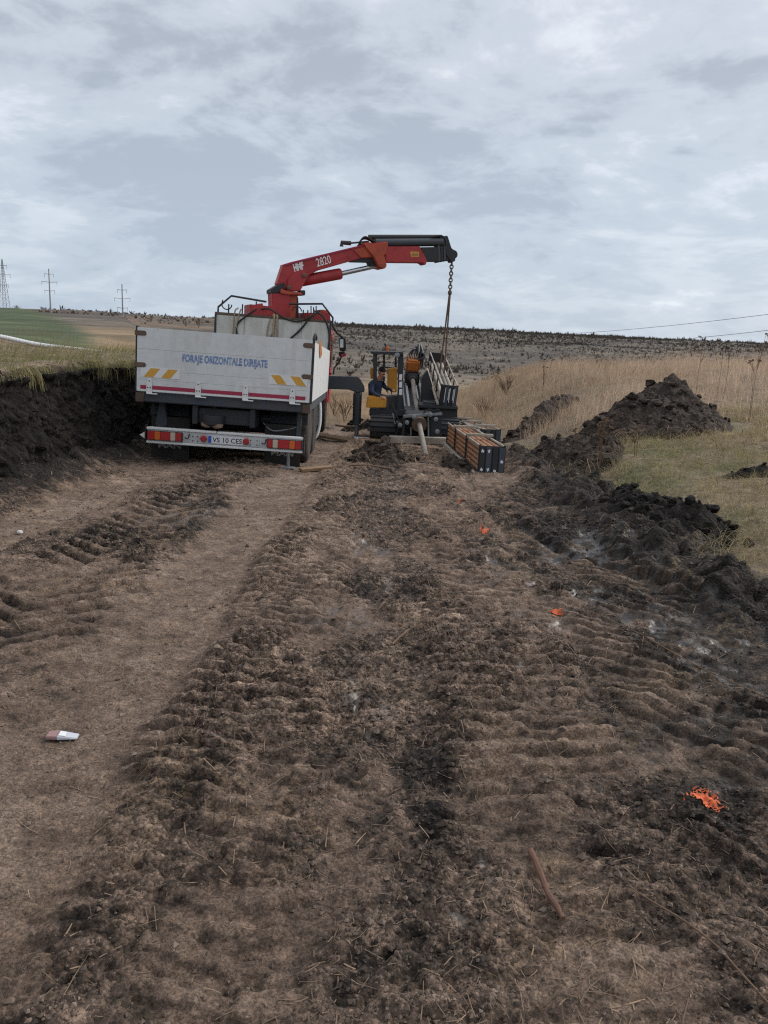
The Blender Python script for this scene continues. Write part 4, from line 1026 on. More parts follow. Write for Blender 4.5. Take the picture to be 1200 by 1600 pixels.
# ================================================================== DRILLING RIG
RIG = empty('drilling_rig', (.35, 18.6, -.72))
tag(RIG, 'black and yellow horizontal drilling rig on crawler tracks beside the truck', 'drilling rig')
def flat(pts, Y, t): return [at(x, y, Y) for x, y in pts], Vector((0, t, 0))
def slab(name, mat, pts, Y, t, parent, bevel=.012, world=True): return MB().prism(*flat(pts, Y, t)).build(name, mat, parent, world=world, bevel=bevel)
P_FRONT, P_HEAD, P_END = at(655, 662, 17.0), at(644, 588, 20.65), at(667.5, 719, 14.1)
def build_rig():
    R = RIG
    # crawler tracks, shoes as separate pieces
    for x0, x1 in ((-.40, .16), (1.05, 1.6)):
        ya, yb, r_ = 17.75, 20.3, .33; zb_ = base_h(np.float32(.3), np.float32(17.6)).item() - .03; sl = -.07
        def loop(n=9):
            pts = [(ya - r_ * math.sin(math.pi * k / n), r_ + r_ * math.cos(math.pi * k / n)) for k in range(n + 1)]
            pts += [(yb + r_ * math.sin(math.pi * k / n), r_ - r_ * math.cos(math.pi * k / n)) for k in range(n + 1)]
            return pts
        tr = MB().prism([(x0, y, zb_ + z + sl * (y - ya)) for y, z in loop()], (x1 - x0, 0, 0)).build('crawler_track', 'black_rubber', R, world=True)
        L = loop(); seg = []
        for i in range(len(L)):
            a, b_ = L[i], L[(i + 1) % len(L)]; d = math.hypot(b_[0] - a[0], b_[1] - a[1]); n = max(1, round(d / .13))
            for k in range(n): seg.append((a[0] + (b_[0] - a[0]) * (k + .5) / n, a[1] + (b_[1] - a[1]) * (k + .5) / n, math.atan2(b_[1] - a[1], b_[0] - a[0])))
        sm = None
        for y, z, an in seg:
            if sm is None:
                sm = MB().box((0, 0, 0), (x1 - x0 + .02, .085, .05)).build('track_shoe', 'dark_steel', tr, bevel=.008); o = sm
            else:
                o = sm.copy(); COL.objects.link(o)
            o.location = WM[R].inverted() @ Vector(((x0 + x1) / 2, y, zb_ + z + sl * (y - ya))); o.rotation_euler = (an, 0, 0)
    # chassis and engine hood
    slab('chassis', 'dark_steel', [(600, 640), (690, 640), (690, 682), (600, 682)], 17.9, 2.2, R)
    slab('engine_hood', 'dark_steel', [(661, 628), (715, 632), (714, 690), (661, 690)], 17.75, 1.9, R, .03)
    slab('hood_lid', 'dark_steel', [(655, 632), (716, 636), (716, 640), (655, 637)], 17.65, 2.0, R)
    # operator station
    st = slab('operator_platform', 'dark_steel', [(577, 640), (630, 640), (632, 650), (577, 650)], 17.75, 1.3, R)
    slab('step_panel', 'dark_steel', [(603, 620), (630, 618), (634, 662), (606, 664)], 17.95, .5, R, .02)
    slab('yellow_box', 'yellow_paint', [(573.5, 620), (602, 621), (603.5, 625), (603.5, 637.5), (571.5, 637)], 17.7, .45, R, .02)
    slab('seat', 'black_rubber', [(576, 621), (600, 622), (600, 628), (576, 628)], 18.2, .5, R, .03)
    slab('seat_back', 'black_rubber', [(575, 598), (581, 597), (583, 625), (576, 625)], 18.35, .4, R, .03)
    slab('control_panel', 'yellow_paint', [(605.5, 576), (620.5, 575), (620, 613), (611, 613), (605, 606)], 18.35, .35, R, .015)
    slab('panel_side', 'yellow_paint', [(578.5, 575), (583, 575), (583, 592), (579, 592)], 18.9, .1, R)
    for x, y in ((604, 604), (606, 606), (612, 608)): MB().tube([at(x, y + 8, 18.2), at(x - .5, y, 18.15)], .012, 6).build('joystick', 'black_rubber', R, world=True)
    # canopy
    cn = slab('canopy_roof', 'dark_steel', [(577, 549), (630.5, 550), (630.5, 555), (621, 554.5), (585, 554), (581, 553.5)], 17.8, 1.15, R, .015)
    for pts, Y in (([(583, 553), (589.5, 553), (588.5, 600), (583, 600)], 17.85), ([(622, 554), (630.5, 554), (628.5, 640), (620.5, 640)], 17.85), ([(598.5, 553), (601.5, 553), (601.5, 596), (599, 596)], 18.85), ([(617, 554), (620, 554), (619.5, 590), (617, 590)], 18.85)):
        slab('canopy_post', 'dark_steel', pts, Y, .09, R, .01)
    slab('cross_brace', 'dark_steel', [(589, 565.5), (599, 564.5), (599, 566), (589, 567)], 18.85, .04, R, .004)
    slab('cross_brace', 'dark_steel', [(600, 573), (621, 574), (621, 576), (600, 575)], 18.8, .04, R, .004)
    MB().lathe(at(620.5, 555, 17.78), (0, -1, 0), [(0, .05), (.06, .06), (.07, .045)], 14).build('work_lamp', 'grey_steel', R, world=True, smooth=True)
    bc = MB().lathe(at(605, 549, 18.3), (0, 0, 1), [(0, .03), (.06, .03), (.065, .045), (.10, .045), (.11, .02)], 12).build('beacon', 'lamp_orange', R, world=True, smooth=True)
    MB().prism(*flat([(599.5, 537), (602, 536), (605.5, 543), (603, 545)], 18.3, .05)).build('beacon_cap', 'dark_steel', bc, world=True)
    for y in (585, 596.5, 608):
        MB().prism(*flat([(624, y), (628.6, y - .3), (628, y + 9), (623.4, y + 9)], 17.842, .004)).build('sticker', 'plate_white', R, world=True)
    # drilling mast: rails lying along the rod
    ax = (P_FRONT - P_HEAD).normalized(); sd = Vector((1, 0, 0)); nv = sd.cross(ax).normalized(); nv = nv if nv.z > 0 else -nv
    top = P_HEAD - ax * .5; bot = P_FRONT - ax * .35
    M_ = Matrix((sd, -ax, nv)).transposed()
    def along(name, mat, x, dn, w, h, t0=0.0, t1=1.0, parent=R, bevel=.008):
        a = top.lerp(bot, t0) + sd * x + nv * dn; b_ = top.lerp(bot, t1) + sd * x + nv * dn
        return MB().box((a + b_) / 2, (w, (b_ - a).length, h), M_).build(name, mat, parent, world=True, bevel=bevel)
    mast = along('drill_mast', 'dark_steel', -.02, -.34, .50, .16)
    for x in (-.25, -.14, .10, .21): along('mast_rail', 'grey_steel' if x in (-.25, .21) else 'alu', x, -.235, .055, .05, parent=mast)
    along('drive_chain', 'dark_steel', -.02, -.25, .06, .03, parent=mast)
    # rotary head
    hb = P_HEAD - ax * .1
    hd = MB().box(hb + nv * .30, (.36, .5, .30), M_).build('rotary_head', 'orange_head', R, world=True, bevel=.05)
    MB().box(hb - nv * .02, (.38, .55, .34), M_).build('gearbox', 'dark_steel', hd, world=True, bevel=.04)
    MB().lathe(hb - ax * 0 + ax * .25, ax, [(0, .15), (.10, .15), (.14, .10), (.22, .09)], 18).build('spindle', 'dark_steel', hd, world=True, smooth=True)
    for k in range(7):
        x = -.08 + k * .045
        pth = [hb + sd * (x - .08) + nv * .38, hb + sd * (x - .05) + nv * (.55 + .02 * k), hb + sd * (x * .6 + .06) + nv * (.72 + .012 * k) - ax * .05 * k, hb + sd * (x * .6 + .14) + nv * .62 - ax * .1, hb + sd * (x * .5 + .19) + nv * .42 - ax * .1, hb + sd * (.22 + .008 * k) + nv * .2]
        MB().tube(spline(pth, 5), .015, 7).build('hydraulic_hose', 'black_rubber' if k % 3 else 'grey_steel', hd, world=True, smooth=True)
    MB().tube(spline([hb + sd * .02 + nv * .42, hb + sd * .22 + nv * .47 + ax * .1, hb + sd * .3 + nv * .55, hb + sd * .2 + nv * .62], 5), .035, 8).build('swivel_hose', 'dark_steel', hd, world=True, smooth=True)
    a = hb + sd * .24 + ax * .1
    ec = MB().box(a + ax * .4, (.03, .8, .03), M_).build('energy_chain', 'dark_steel', R, world=True)
    for k in range(16): MB().box(a + ax * (.05 * k) + sd * .02 * math.sin(k * 1.7), (.055, .03, .06), M_).build('chain_link', 'grey_steel', ec, world=True)
    # front clamp and breakout vice
    cl = MB().lathe(P_FRONT - ax * .06, ax, [(0, .10), (.0, .16), (.14, .165), (.14, .10)], 22).build('rod_clamp', 'latch_rust', R, world=True, smooth=True)
    MB().box(P_FRONT - ax * .30 - nv * .02, (.62, .34, .36), M_).build('vice_body', 'dark_steel', cl, world=True, bevel=.03)
    slab('vice_bar', 'grey_steel', [(630, 649), (660, 647), (691, 645), (691, 649), (660, 651.5), (630, 653.5)], 17.0, .12, R)
    slab('vice_bar', 'dark_steel', [(630, 653), (634, 653), (631, 684), (627, 684)], 17.0, .1, R)
    slab('vice_bar', 'grey_steel', [(668, 652), (670.5, 652), (671, 684), (668.5, 684)], 16.98, .05, R, .004)
    slab('vice_bar', 'grey_steel', [(641, 668), (643, 668), (643, 684), (641, 684)], 16.98, .05, R, .004)
    slab('vice_plate', 'dark_steel', [(672, 650), (690, 647), (690, 685), (672, 685)], 17.05, .25, R, .02)
    for x, y in ((636, 660), (647, 652), (672, 648), (681, 655), (683, 674), (625, 664)):
        MB().lathe(at(x, y, 16.97), (0, -1, 0), [(0, .05), (.05, .05), (.06, .03)], 10).build('clamp_bolt', 'grey_steel', R, world=True, smooth=True)
    for pts in ([(620, 643), (617, 655), (622, 668), (618, 682)], [(632, 650), (626, 660), (630, 674), (640, 680)], [(676, 646), (684, 640), (690, 650), (684, 664)], [(660, 648), (668, 640), (680, 643), (688, 648)], [(614, 640), (612, 630), (618, 646), (624, 660)]):
        MB().tube(spline([at(x, y, 17.1) for x, y in pts], 5), .018, 6).build('hydraulic_hose', 'black_rubber', R, world=True, smooth=True)
    slab('stake_plate', 'rail_rust', [(608, 682), (700, 685), (700, 695), (608, 692)], 16.75, .22, R, .01)
    slab('foot_bracket', 'grey_steel', [(612, 646), (614.5, 646), (618, 657), (615.5, 657)], 17.5, .05, R, .004)
    slab('tow_eye', 'grey_steel', [(616, 658), (627, 658), (626, 663), (615, 663)], 17.4, .06, R, .01)
    # rack cradle left of the rod rack
    a0, a1 = at(667.5, 577, 19.9), at(684, 631, 17.62)
    MB().tube([a0, a1], .032, 8).build('rack_cradle', 'rail_rust', R, world=True, smooth=True)
    slab('cradle_plate', 'dark_steel', [(659, 590), (668, 578), (684, 630), (658, 632)], 18.6, .5, R, .02)
build_rig()

ROD_N = 0
def rod(a, b_, r_, mat, label, group):
    a = Vector(a); b_ = Vector(b_); d = (b_ - a); L = d.length
    o = MB().lathe((0, 0, 0), (0, 0, 1), [(0, r_ * .55), (.0, r_ * 1.12), (.22, r_ * 1.12), (.26, r_), (L - .26, r_), (L - .22, r_ * 1.12), (L, r_ * 1.12), (L, r_ * .55)], 12).build('drill_rod', mat, None, smooth=True)
    o.location = a; o.rotation_euler = d.to_track_quat('Z', 'Y').to_euler()
    return tag(o, label, 'drill rod', group)
o = MB().tube([p - P_END for p in spline([P_END, P_END.lerp(P_FRONT, .5) - Vector((0, 0, .02)), P_FRONT, P_FRONT.lerp(P_HEAD, .5), P_HEAD + (P_FRONT - P_HEAD).normalized() * .35], 6)], .055, 14).build('drill_rod', 'rod_steel', None, smooth=True); o.location = P_END
tag(o, 'long pale drill rod running through the rig clamp into the mud', 'drill rod')

def crate(name, C, ex, ey, ez, label, posts, bars, rail='rail_rust', panels=4, blotch=True, skid=True):
    """open steel rod crate: C front-bottom-left corner, edges ex (width), ey (length), ez (height)"""
    e = empty(name, C); tag(e, label, 'crate', 'steel rod crates at the rig')
    W, L, Hh = ex.length, ey.length, ez.length; X, Yv, Zv = ex.normalized(), ey.normalized(), ez.normalized()
    M_ = Matrix((X, Yv, Zv)).transposed()
    def bar(nm, mat, x0, x1, y0, y1, z0, z1, par=e, bevel=.005):
        c = C + X * (x0 + x1) / 2 + Yv * (y0 + y1) / 2 + Zv * (z0 + z1) / 2
        return MB().box(c, (x1 - x0, y1 - y0, z1 - z0), M_).build(nm, mat, par, world=True, bevel=bevel)
    t = .028
    for x in (0, W - t):
        bar('top_rail', rail, x, x + t, .03, L - .03, Hh - .03, Hh); bar('bottom_rail', 'dark_steel', x, x + t, .03, L - .03, 0, .035)
    for y in (0, L - .03):
        bk = bar('end_panel', 'dark_steel', .0, W, y + (.006 if y == 0 else 0), y + (.028 if y == 0 else .022), 0, Hh - .012)
        if y == 0:
            pw = W / panels
            for k in range(panels):
                s = bar('slat', 'sill_blue' if k % 2 else 'dark_steel', k * pw + .008, (k + 1) * pw - .008, -.016, .0055, .004, Hh - .02 - .012 * (k % 2), bk)
                if blotch:
                    for zz in (.16, .80) if k < 2 else ((.12,) if k == 2 else (.45,)):
                        c = C + X * (k + .5) * pw + Zv * Hh * zz - Yv * .0185
                        n = 10; pts = []
                        for q in range(n):
                            a = 2 * math.pi * q / n; rr = .026 * (1 + .35 * math.sin(q * 2.3 + k * 3 + zz * 9))
                            pts.append(c + X * rr * math.cos(a) * .8 + Zv * rr * math.sin(a))
                        MB().add(pts, [tuple(range(n))]).build('paint_blotch', 'plate_white', s, world=True)
        for x in (-.004, W - t + .004): bar('corner_post', 'dark_steel', x, x + t, y - .003, y + .031, 0, Hh + .006)
    for fy in posts:
        for x in (-.012, W - .012): bar('side_post', 'dark_steel', x, x + .024, fy * L - .03, fy * L + .03, 0, Hh + .01)
    for fy in bars: bar('cross_bar', 'rail_rust', -.03, W + .03, fy * L - .045, fy * L + .045, Hh + .012, Hh + .055)
    if skid: bar('skid', 'rail_rust', -.08, -.02, -.05, L, -.04, .03)
    return C, X, Yv, Zv, W, L, Hh
def gvec(px, py, Y, lift=0.0):
    p = at(px, py, Y); p.z = gz1(p.x, p.y) + lift; return p
def build_crates():
    # nearest crate
    C = at(746, 743, 11.55); Bk = at(697, 690, 15.9)
    C.z = base_h(np.float32(C.x), np.float32(C.y)).item() + .01; Bk.z = base_h(np.float32(Bk.x), np.float32(Bk.y)).item() + .01
    ey = Bk - C; ey.z = -.13; ex = Vector((ey.y, -ey.x, 0)).normalized() * .40; ez = ex.cross(ey).normalized() * .44
    r = crate('rod_crate', C, ex, ey, ez, 'nearest black steel crate holding orange brown rods with white blotches on its end', (.33, .68), (.30, .68))
    c, X, Yv, Zv, W, L, Hh = r
    for row in range(5):
        for k in range(4):
            if row < 4 and k > 0: continue
            pos = ('leftmost', 'second from the left', 'third from the left', 'rightmost')[k]
            lb = ('orange drill rod in top layer of nearest crate, ' + pos) if row == 4 else ('orange drill rod at left side of nearest crate, ' + ('lowest', 'second from the bottom', 'middle one', 'just below the top layer')[row])
            x = .052 + k * (W - .104) / 3; z = .055 + row * .078
            rod(c + X * x + Zv * z + Yv * .04, c + X * x + Zv * z + Yv * (L - .05), .036, 'rod_rust', lb, 'drill rods in the nearest crate')
    # crate behind it
    C = at(735, 678, 16.4); C.x = 1.98; C.z = base_h(np.float32(1.98), np.float32(16.4)).item() + .02
    ey = Vector((-.36, 3.6, -.16)); ex = Vector((3.6, .36, 0)).normalized() * .44; ez = ex.cross(ey).normalized() * .46
    c, X, Yv, Zv, W, L, Hh = crate('rod_crate', C, ex, ey, ez, 'steel rod crate lying behind the nearest crate right of the rig', (.4, .75), (.16, .55, .9), blotch=False, skid=False)
    for k in range(4):
        x = .055 + k * (W - .11) / 3
        rod(c + X * x + Zv * .37 + Yv * .05, c + X * x + Zv * .37 + Yv * (L - .05), .038, 'rod_rust' if k % 2 else 'rail_rust', 'brown drill rod in the crate behind the nearest one, ' + ('leftmost', 'second from the left', 'third from the left', 'rightmost')[k], 'drill rods in the rear crate')
    # rack hoisted onto the rig
    A = at(690, 600, 17.65); B_ = at(716.5, 603, 17.65); D = at(671.5, 549, 20.6)
    ex = B_ - A; ex.y = 0; ey = D - A; ez = ex.cross(ey).normalized() * .50; C = A - ez
    c, X, Yv, Zv, W, L, Hh = crate('rod_rack', C, ex, ey, ez, 'tilted black rod rack on the rig hanging from the crane chain', (.25, .55, .8), (), blotch=False, skid=False)
    o_ = bpy.data.objects['rod_rack']; o_['category'] = 'rod rack'
    for k in range(4):
        for row in (0, 1):
            if row == 0 and k > 0: continue
            x = .05 + k * (W - .10) / 3
            rod(c + X * x + Zv * (.10 + .12 * row) + Yv * .04, c + X * x + Zv * (.10 + .12 * row) + Yv * (L - .04), .040, 'rail_rust' if k in (0, 3) else 'rod_steel', 'dull rod inside tilted rack on rig, ' + (('leftmost', 'second from the left', 'third from the left', 'rightmost')[k] + ' of upper layer' if row else 'bottom one at the left'), 'drill rods in the tilted rack')
    M_ = Matrix((X, Yv, Zv)).transposed()
    for k, x in enumerate((.105, .19, .21, .29, .315)):
        MB().box(c + X * x - Yv * .022 + Zv * (.26 + .02 * (k % 2)), (.016, .006, .34 - .08 * (k % 2)), M_).build('chalk_line', 'plate_white', o_, world=True)
    return A, ex, ey
RA, REX, REY = build_crates()

def build_chain():
    Yt = 19.3; p0 = at(706, 409, Yt); p1 = p0.copy(); p1.z = at(702, 456, Yt).z
    e = empty('lifting_chain', p0); tag(e, 'rusty steel lifting chain with two sling legs hanging from the crane tip', 'chain')
    n = 9; st = (p1.z - p0.z) / n
    for k in range(n):
        z = p0.z + st * (k + .5); h = abs(st) * .62; w = .038; ax_ = Vector((1, 0, 0)) if k % 2 else Vector((.3, 1, 0)).normalized()
        pts = []
        for q in range(13):
            a = 2 * math.pi * q / 12; pts.append(Vector((p0.x, p0.y, z)) + ax_ * (w * math.cos(a)) + Vector((0, 0, h * math.sin(a))))
        MB().tube(pts, .017, 6, cap=False).build('link', 'latch_rust', e, world=True, smooth=True)
    MB().lathe((p1.x, p1.y, p1.z - .02), (0, 0, 1), [(-.06, .02), (-.03, .05), (.03, .05), (.06, .02)], 10).build('master_ring', 'latch_rust', e, world=True, smooth=True)
    for fx, fy in ((.36, .56), (.64, .56)):
        q = RA + REX * fx + REY * fy - Vector((0, 0, .2))
        MB().tube([p1 + Vector(((fx - .5) * .05, 0, 0)), Vector(q)], .022, 6).build('sling_leg', 'latch_rust', e, world=True, smooth=True)
build_chain()

# ================================================================== OPERATOR
def build_person():
    Y0 = 18.2
    J = {}
    def j(n, px, py, Y, r_): J[n] = (at(px, py, Y), r_)
    j('pelvis', 587, 619, 18.45, .135); j('belly', 587.5, 611, 18.42, .135); j('chest', 588.5, 602, 18.36, .145); j('neck0', 591, 594, 18.32, .075)
    j('neck', 594, 589.5, 18.27, .052); j('head', 597.5, 583.5, 18.22, .080); j('crown', 597, 578, 18.22, .070)
    j('rsh', 581.5, 598.5, 18.25, .072); j('rel', 580.5, 612, 18.05, .055); j('rfo', 588, 617, 17.86, .042); j('rwr', 594, 619, 17.78, .030)
    j('lsh', 597, 599, 18.5, .068); j('lel', 603.5, 607, 18.42, .052); j('lwr', 611, 608.5, 18.27, .030)
    j('rhip', 588, 621, 18.30, .095); j('rkn', 603, 622.5, 17.98, .072); j('ran', 605, 645, 17.92, .045); j('rto', 609, 648, 17.75, .040)
    j('lhip', 590, 620.5, 18.62, .095); j('lkn', 606, 621.5, 18.42, .070); j('lan', 608, 644, 18.35, .045); j('lto', 612, 647, 18.2, .040)
    names = list(J); idx = {n: i for i, n in enumerate(names)}
    ed = [('pelvis', 'belly'), ('belly', 'chest'), ('chest', 'neck0'), ('neck0', 'neck'), ('neck', 'head'), ('head', 'crown'), ('chest', 'rsh'), ('rsh', 'rel'), ('rel', 'rfo'), ('rfo', 'rwr'),
          ('chest', 'lsh'), ('lsh', 'lel'), ('lel', 'lwr'), ('pelvis', 'rhip'), ('rhip', 'rkn'), ('rkn', 'ran'), ('ran', 'rto'), ('pelvis', 'lhip'), ('lhip', 'lkn'), ('lkn', 'lan'), ('lan', 'lto')]
    me = bpy.data.meshes.new('person'); me.from_pydata([tuple(J[n][0]) for n in names], [(idx[a], idx[b_]) for a, b_ in ed], [])
    ob = bpy.data.objects.new('person_tmp', me); COL.objects.link(ob)
    mod = ob.modifiers.new('skin', 'SKIN'); sv = me.skin_vertices[0].data
    for n in names: sv[idx[n]].radius = (J[n][1], J[n][1])
    sv[0].use_root = True
    sub = ob.modifiers.new('sub', 'SUBSURF'); sub.levels = 2; sub.render_levels = 2
    dg = bpy.context.evaluated_depsgraph_get(); m2 = bpy.data.meshes.new_from_object(ob.evaluated_get(dg))
    bpy.data.objects.remove(ob)
    bm = bmesh.new(); bm.from_mesh(m2)
    # ---- face and hands joined to the body
    hc = J['head'][0] * .5 + J['crown'][0] * .5; look = (Vector((.62, -.75, -.1))).normalized(); side = look.cross(Vector((0, 0, 1))).normalized(); hu = side.cross(look)
    hu = hu if hu.z > 0 else -hu
    add = MB()
    def ball(c, rx, ry, rz, n=10):
        vs_, fs = [], []
        for i in range(1, n // 2):
            t = math.pi * i / (n // 2)
            for k in range(n):
                a = 2 * math.pi * k / n
                vs_.append(c + side * (rx * math.sin(t) * math.cos(a)) + look * (ry * math.sin(t) * math.sin(a)) + hu * (rz * math.cos(t)))
        m_ = n // 2 - 1
        for i in range(m_ - 1):
            for k in range(n): fs.append((i * n + k, i * n + (k + 1) % n, (i + 1) * n + (k + 1) % n, (i + 1) * n + k))
        fs += [tuple(range(n)), tuple((m_ - 1) * n + k for k in range(n - 1, -1, -1))]
        add.add(vs_, fs)
    ball(hc - hu * .01, .072, .088, .105, 14)
    ball(hc + look * .09 - hu * .005, .012, .020, .024)      # nose
    ball(hc + look * .072 - hu * .085, .030, .022, .020)     # chin
    for s_ in (-1, 1): ball(hc + side * s_ * .076 - hu * .005, .010, .018, .028)
    def hand(w, d, up_, s_):
        d = d.normalized(); p = d.cross(up_).normalized(); palm = w + d * .045
        ball(palm, .034, .042, .018)
        for k, (off, L) in enumerate(((-.027, .062), (-.009, .072), (.009, .068), (.026, .054))):
            b0 = palm + d * .03 + p * off
            add.tube([b0, b0 + d * L * .5 - up_ * .012, b0 + d * L * .85 - up_ * .036], [.0095, .0088, .007], 6)
        b0 = palm - d * .01 + p * s_ * .03
        add.tube([b0, b0 + d * .03 + p * s_ * .02 - up_ * .01, b0 + d * .055 + p * s_ * .018 - up_ * .022], [.011, .010, .008], 6)
    hand(J['rwr'][0], J['rwr'][0] - J['rfo'][0], Vector((0, 0, 1)), 1)
    hand(J['lwr'][0], J['lwr'][0] - J['lel'][0], Vector((0, 0, 1)), -1)
    nb = len(bm.faces)
    vv = [bm.verts.new(p) for p in add.v]
    for f in add.f:
        try: bm.faces.new([vv[i] for i in f])
        except ValueError: pass
    bm.faces.ensure_lookup_table()
    def seg_d(p, a, b_):
        ab = b_ - a; t = max(0, min(1, (p - a).dot(ab) / ab.dot(ab))); return (p - a - ab * t).length
    leg = {('pelvis', 'rhip'), ('rhip', 'rkn'), ('rkn', 'ran'), ('pelvis', 'lhip'), ('lhip', 'lkn'), ('lkn', 'lan')}
    shoe = {('ran', 'rto'), ('lan', 'lto')}; skin = {('neck', 'head'), ('head', 'crown')}
    for i, f in enumerate(bm.faces):
        f.smooth = True
        if i >= nb: f.material_index = 2; continue
        p = f.calc_center_median(); e = min(ed, key=lambda e: seg_d(p, J[e[0]][0], J[e[1]][0]) / max(J[e[1]][1], .05))
        f.material_index = 1 if e in leg else 3 if e in shoe else 2 if e in skin else 0
    m2.clear_geometry(); m2.materials.clear()
    for k in ('jacket_blue', 'trousers', 'skin', 'black_rubber'): m2.materials.append(MATS[k])
    bm.to_mesh(m2); bm.free()
    base = at(590, 640, 18.2)
    for v in m2.vertices: v.co = v.co - base
    o = bpy.data.objects.new('person', m2); COL.objects.link(o); o.location = base; WM[o] = Matrix.Translation(base)
    tag(o, 'person in dark blue jacket and black cap seated at the rig controls', 'person')
    # cap, hair, moustache, collar
    add.v = []; add.f = []
    ball(hc + hu * .035 - look * .006, .084, .098, .085, 14)
    cap = MB(); cap.v = list(add.v); cap.f = list(add.f)
    pts = [hc + hu * .035 + look * (.085 + .055 * math.sin(math.pi * k / 8)) + side * (.07 * math.cos(math.pi * k / 8)) for k in range(9)]
    cap.prism(pts, hu * .012)
    cap.build('cap', 'hair', o, world=True, smooth=True)
    add.v = []; add.f = []; ball(hc - look * .03 - hu * .02, .078, .072, .085, 12)
    hr = MB(); hr.v = list(add.v); hr.f = list(add.f); hr.build('hair', 'hair', o, world=True, smooth=True)
    add.v = []; add.f = []; ball(hc + look * .088 - hu * .045, .030, .014, .010, 8)
    ms = MB(); ms.v = list(add.v); ms.f = list(add.f); ms.build('moustache', 'hair', o, world=True, smooth=True)
    for s_ in (-1, 1): MB().box(hc + look * .088 + side * s_ * .028 + hu * .012, (.02, .012, .008)).build('eye', 'hair', o, world=True)
build_person()

# ================================================================== SOIL HEAPS
CLODS = []
def clod_meshes():
    for s in range(7):
        bm = bmesh.new(); rr = random.Random(40 + s)
        for q in range(22):
            d = Vector((rr.gauss(0, 1), rr.gauss(0, 1), rr.gauss(0, 1))).normalized() * rr.uniform(.72, 1.05)
            bm.verts.new((d.x, d.y * .85, d.z * .66))
        h_ = bmesh.ops.convex_hull(bm, input=bm.verts)
        bmesh.ops.delete(bm, geom=[q for q in bm.verts if not q.link_faces], context='VERTS')
        me = bpy.data.meshes.new('clod'); bm.to_mesh(me); bm.free(); CLODS.append(me)
clod_meshes()
CLOD_MATS = {}
def clod(parent, p, r_, mat):
    k = random.randrange(len(CLODS)); key = (k, mat)
    if key not in CLOD_MATS:
        me = CLODS[k].copy(); me.materials.append(MATS[mat]); CLOD_MATS[key] = me
    o = bpy.data.objects.new('clod', CLOD_MATS[key]); COL.objects.link(o); o.parent = parent
    o.location = pm(parent).inverted() @ Vector(p); o.scale = (r_ * random.uniform(.7, 1.3), r_ * random.uniform(.7, 1.2), r_ * random.uniform(.7, 1.15))
    o.rotation_euler = (random.uniform(-.5, .5), random.uniform(-.5, .5), random.uniform(0, 6.3))
    return o
def heap(name, label, x0, x1, y0, y1, fh, mat, res=.03, clods=40, csize=(.03, .11), lump=.5):
    nx = int((x1 - x0) / res); ny = int((y1 - y0) / res)
    X, Y = np.meshgrid(np.linspace(x0, x1, nx).astype(np.float32), np.linspace(y0, y1, ny).astype(np.float32))
    def hh(X, Y):
        h = fh(X, Y); f1, f2, h1 = worley(X / .30, Y / .30, 11); g1, g2, h2 = worley(X / .13 + .3 * h1, Y / .13, 12)
        d = fbm(X / .5, Y / .5, 4, 210) * .16 + np.clip(1 - f1 * 1.2, 0, 1) * .13 * (.3 + h1) + np.clip(1 - g1 * 1.15, 0, 1) * .10 * (.2 + h2) + .035 * fbm(X / .07, Y / .07, 2, 214)
        return h + d * lump * sst(-.02, .25, h) - .05
    Hh = hh(X, Y); G = base_h(X, Y); Z = G + Hh
    f = grid_faces(ny, nx); keep = (Hh.ravel()[f] > -.045).any(1); f = f[keep]
    V = np.stack([X, Y, Z], -1).reshape(-1, 3); used = np.unique(f); mp = np.full(len(V), -1); mp[used] = np.arange(len(used))
    cx, cy = (x0 + x1) / 2, (y0 + y1) / 2; org = np.array([cx, cy, float(base_h(np.float32(cx), np.float32(cy)))])
    o = np_mesh(name, V[used] - org, mp[f], mat, smooth=False); o.location = org; WM[o] = Matrix.Translation(org)
    tag(o, label, 'soil heap')
    n = 0; tries = 0
    while n < clods and tries < 4000:
        tries += 1
        x, y = random.uniform(x0, x1), random.uniform(y0, y1); xa, ya = np.float32([x]), np.float32([y]); h = float(hh(xa, ya)[0])
        if h < .0: continue
        r_ = random.uniform(*csize) * (1 if random.random() < .8 else 1.35)
        clod(o, (x, y, float(base_h(xa, ya)[0]) + h + r_ * .12), r_, mat); n += 1
    return o
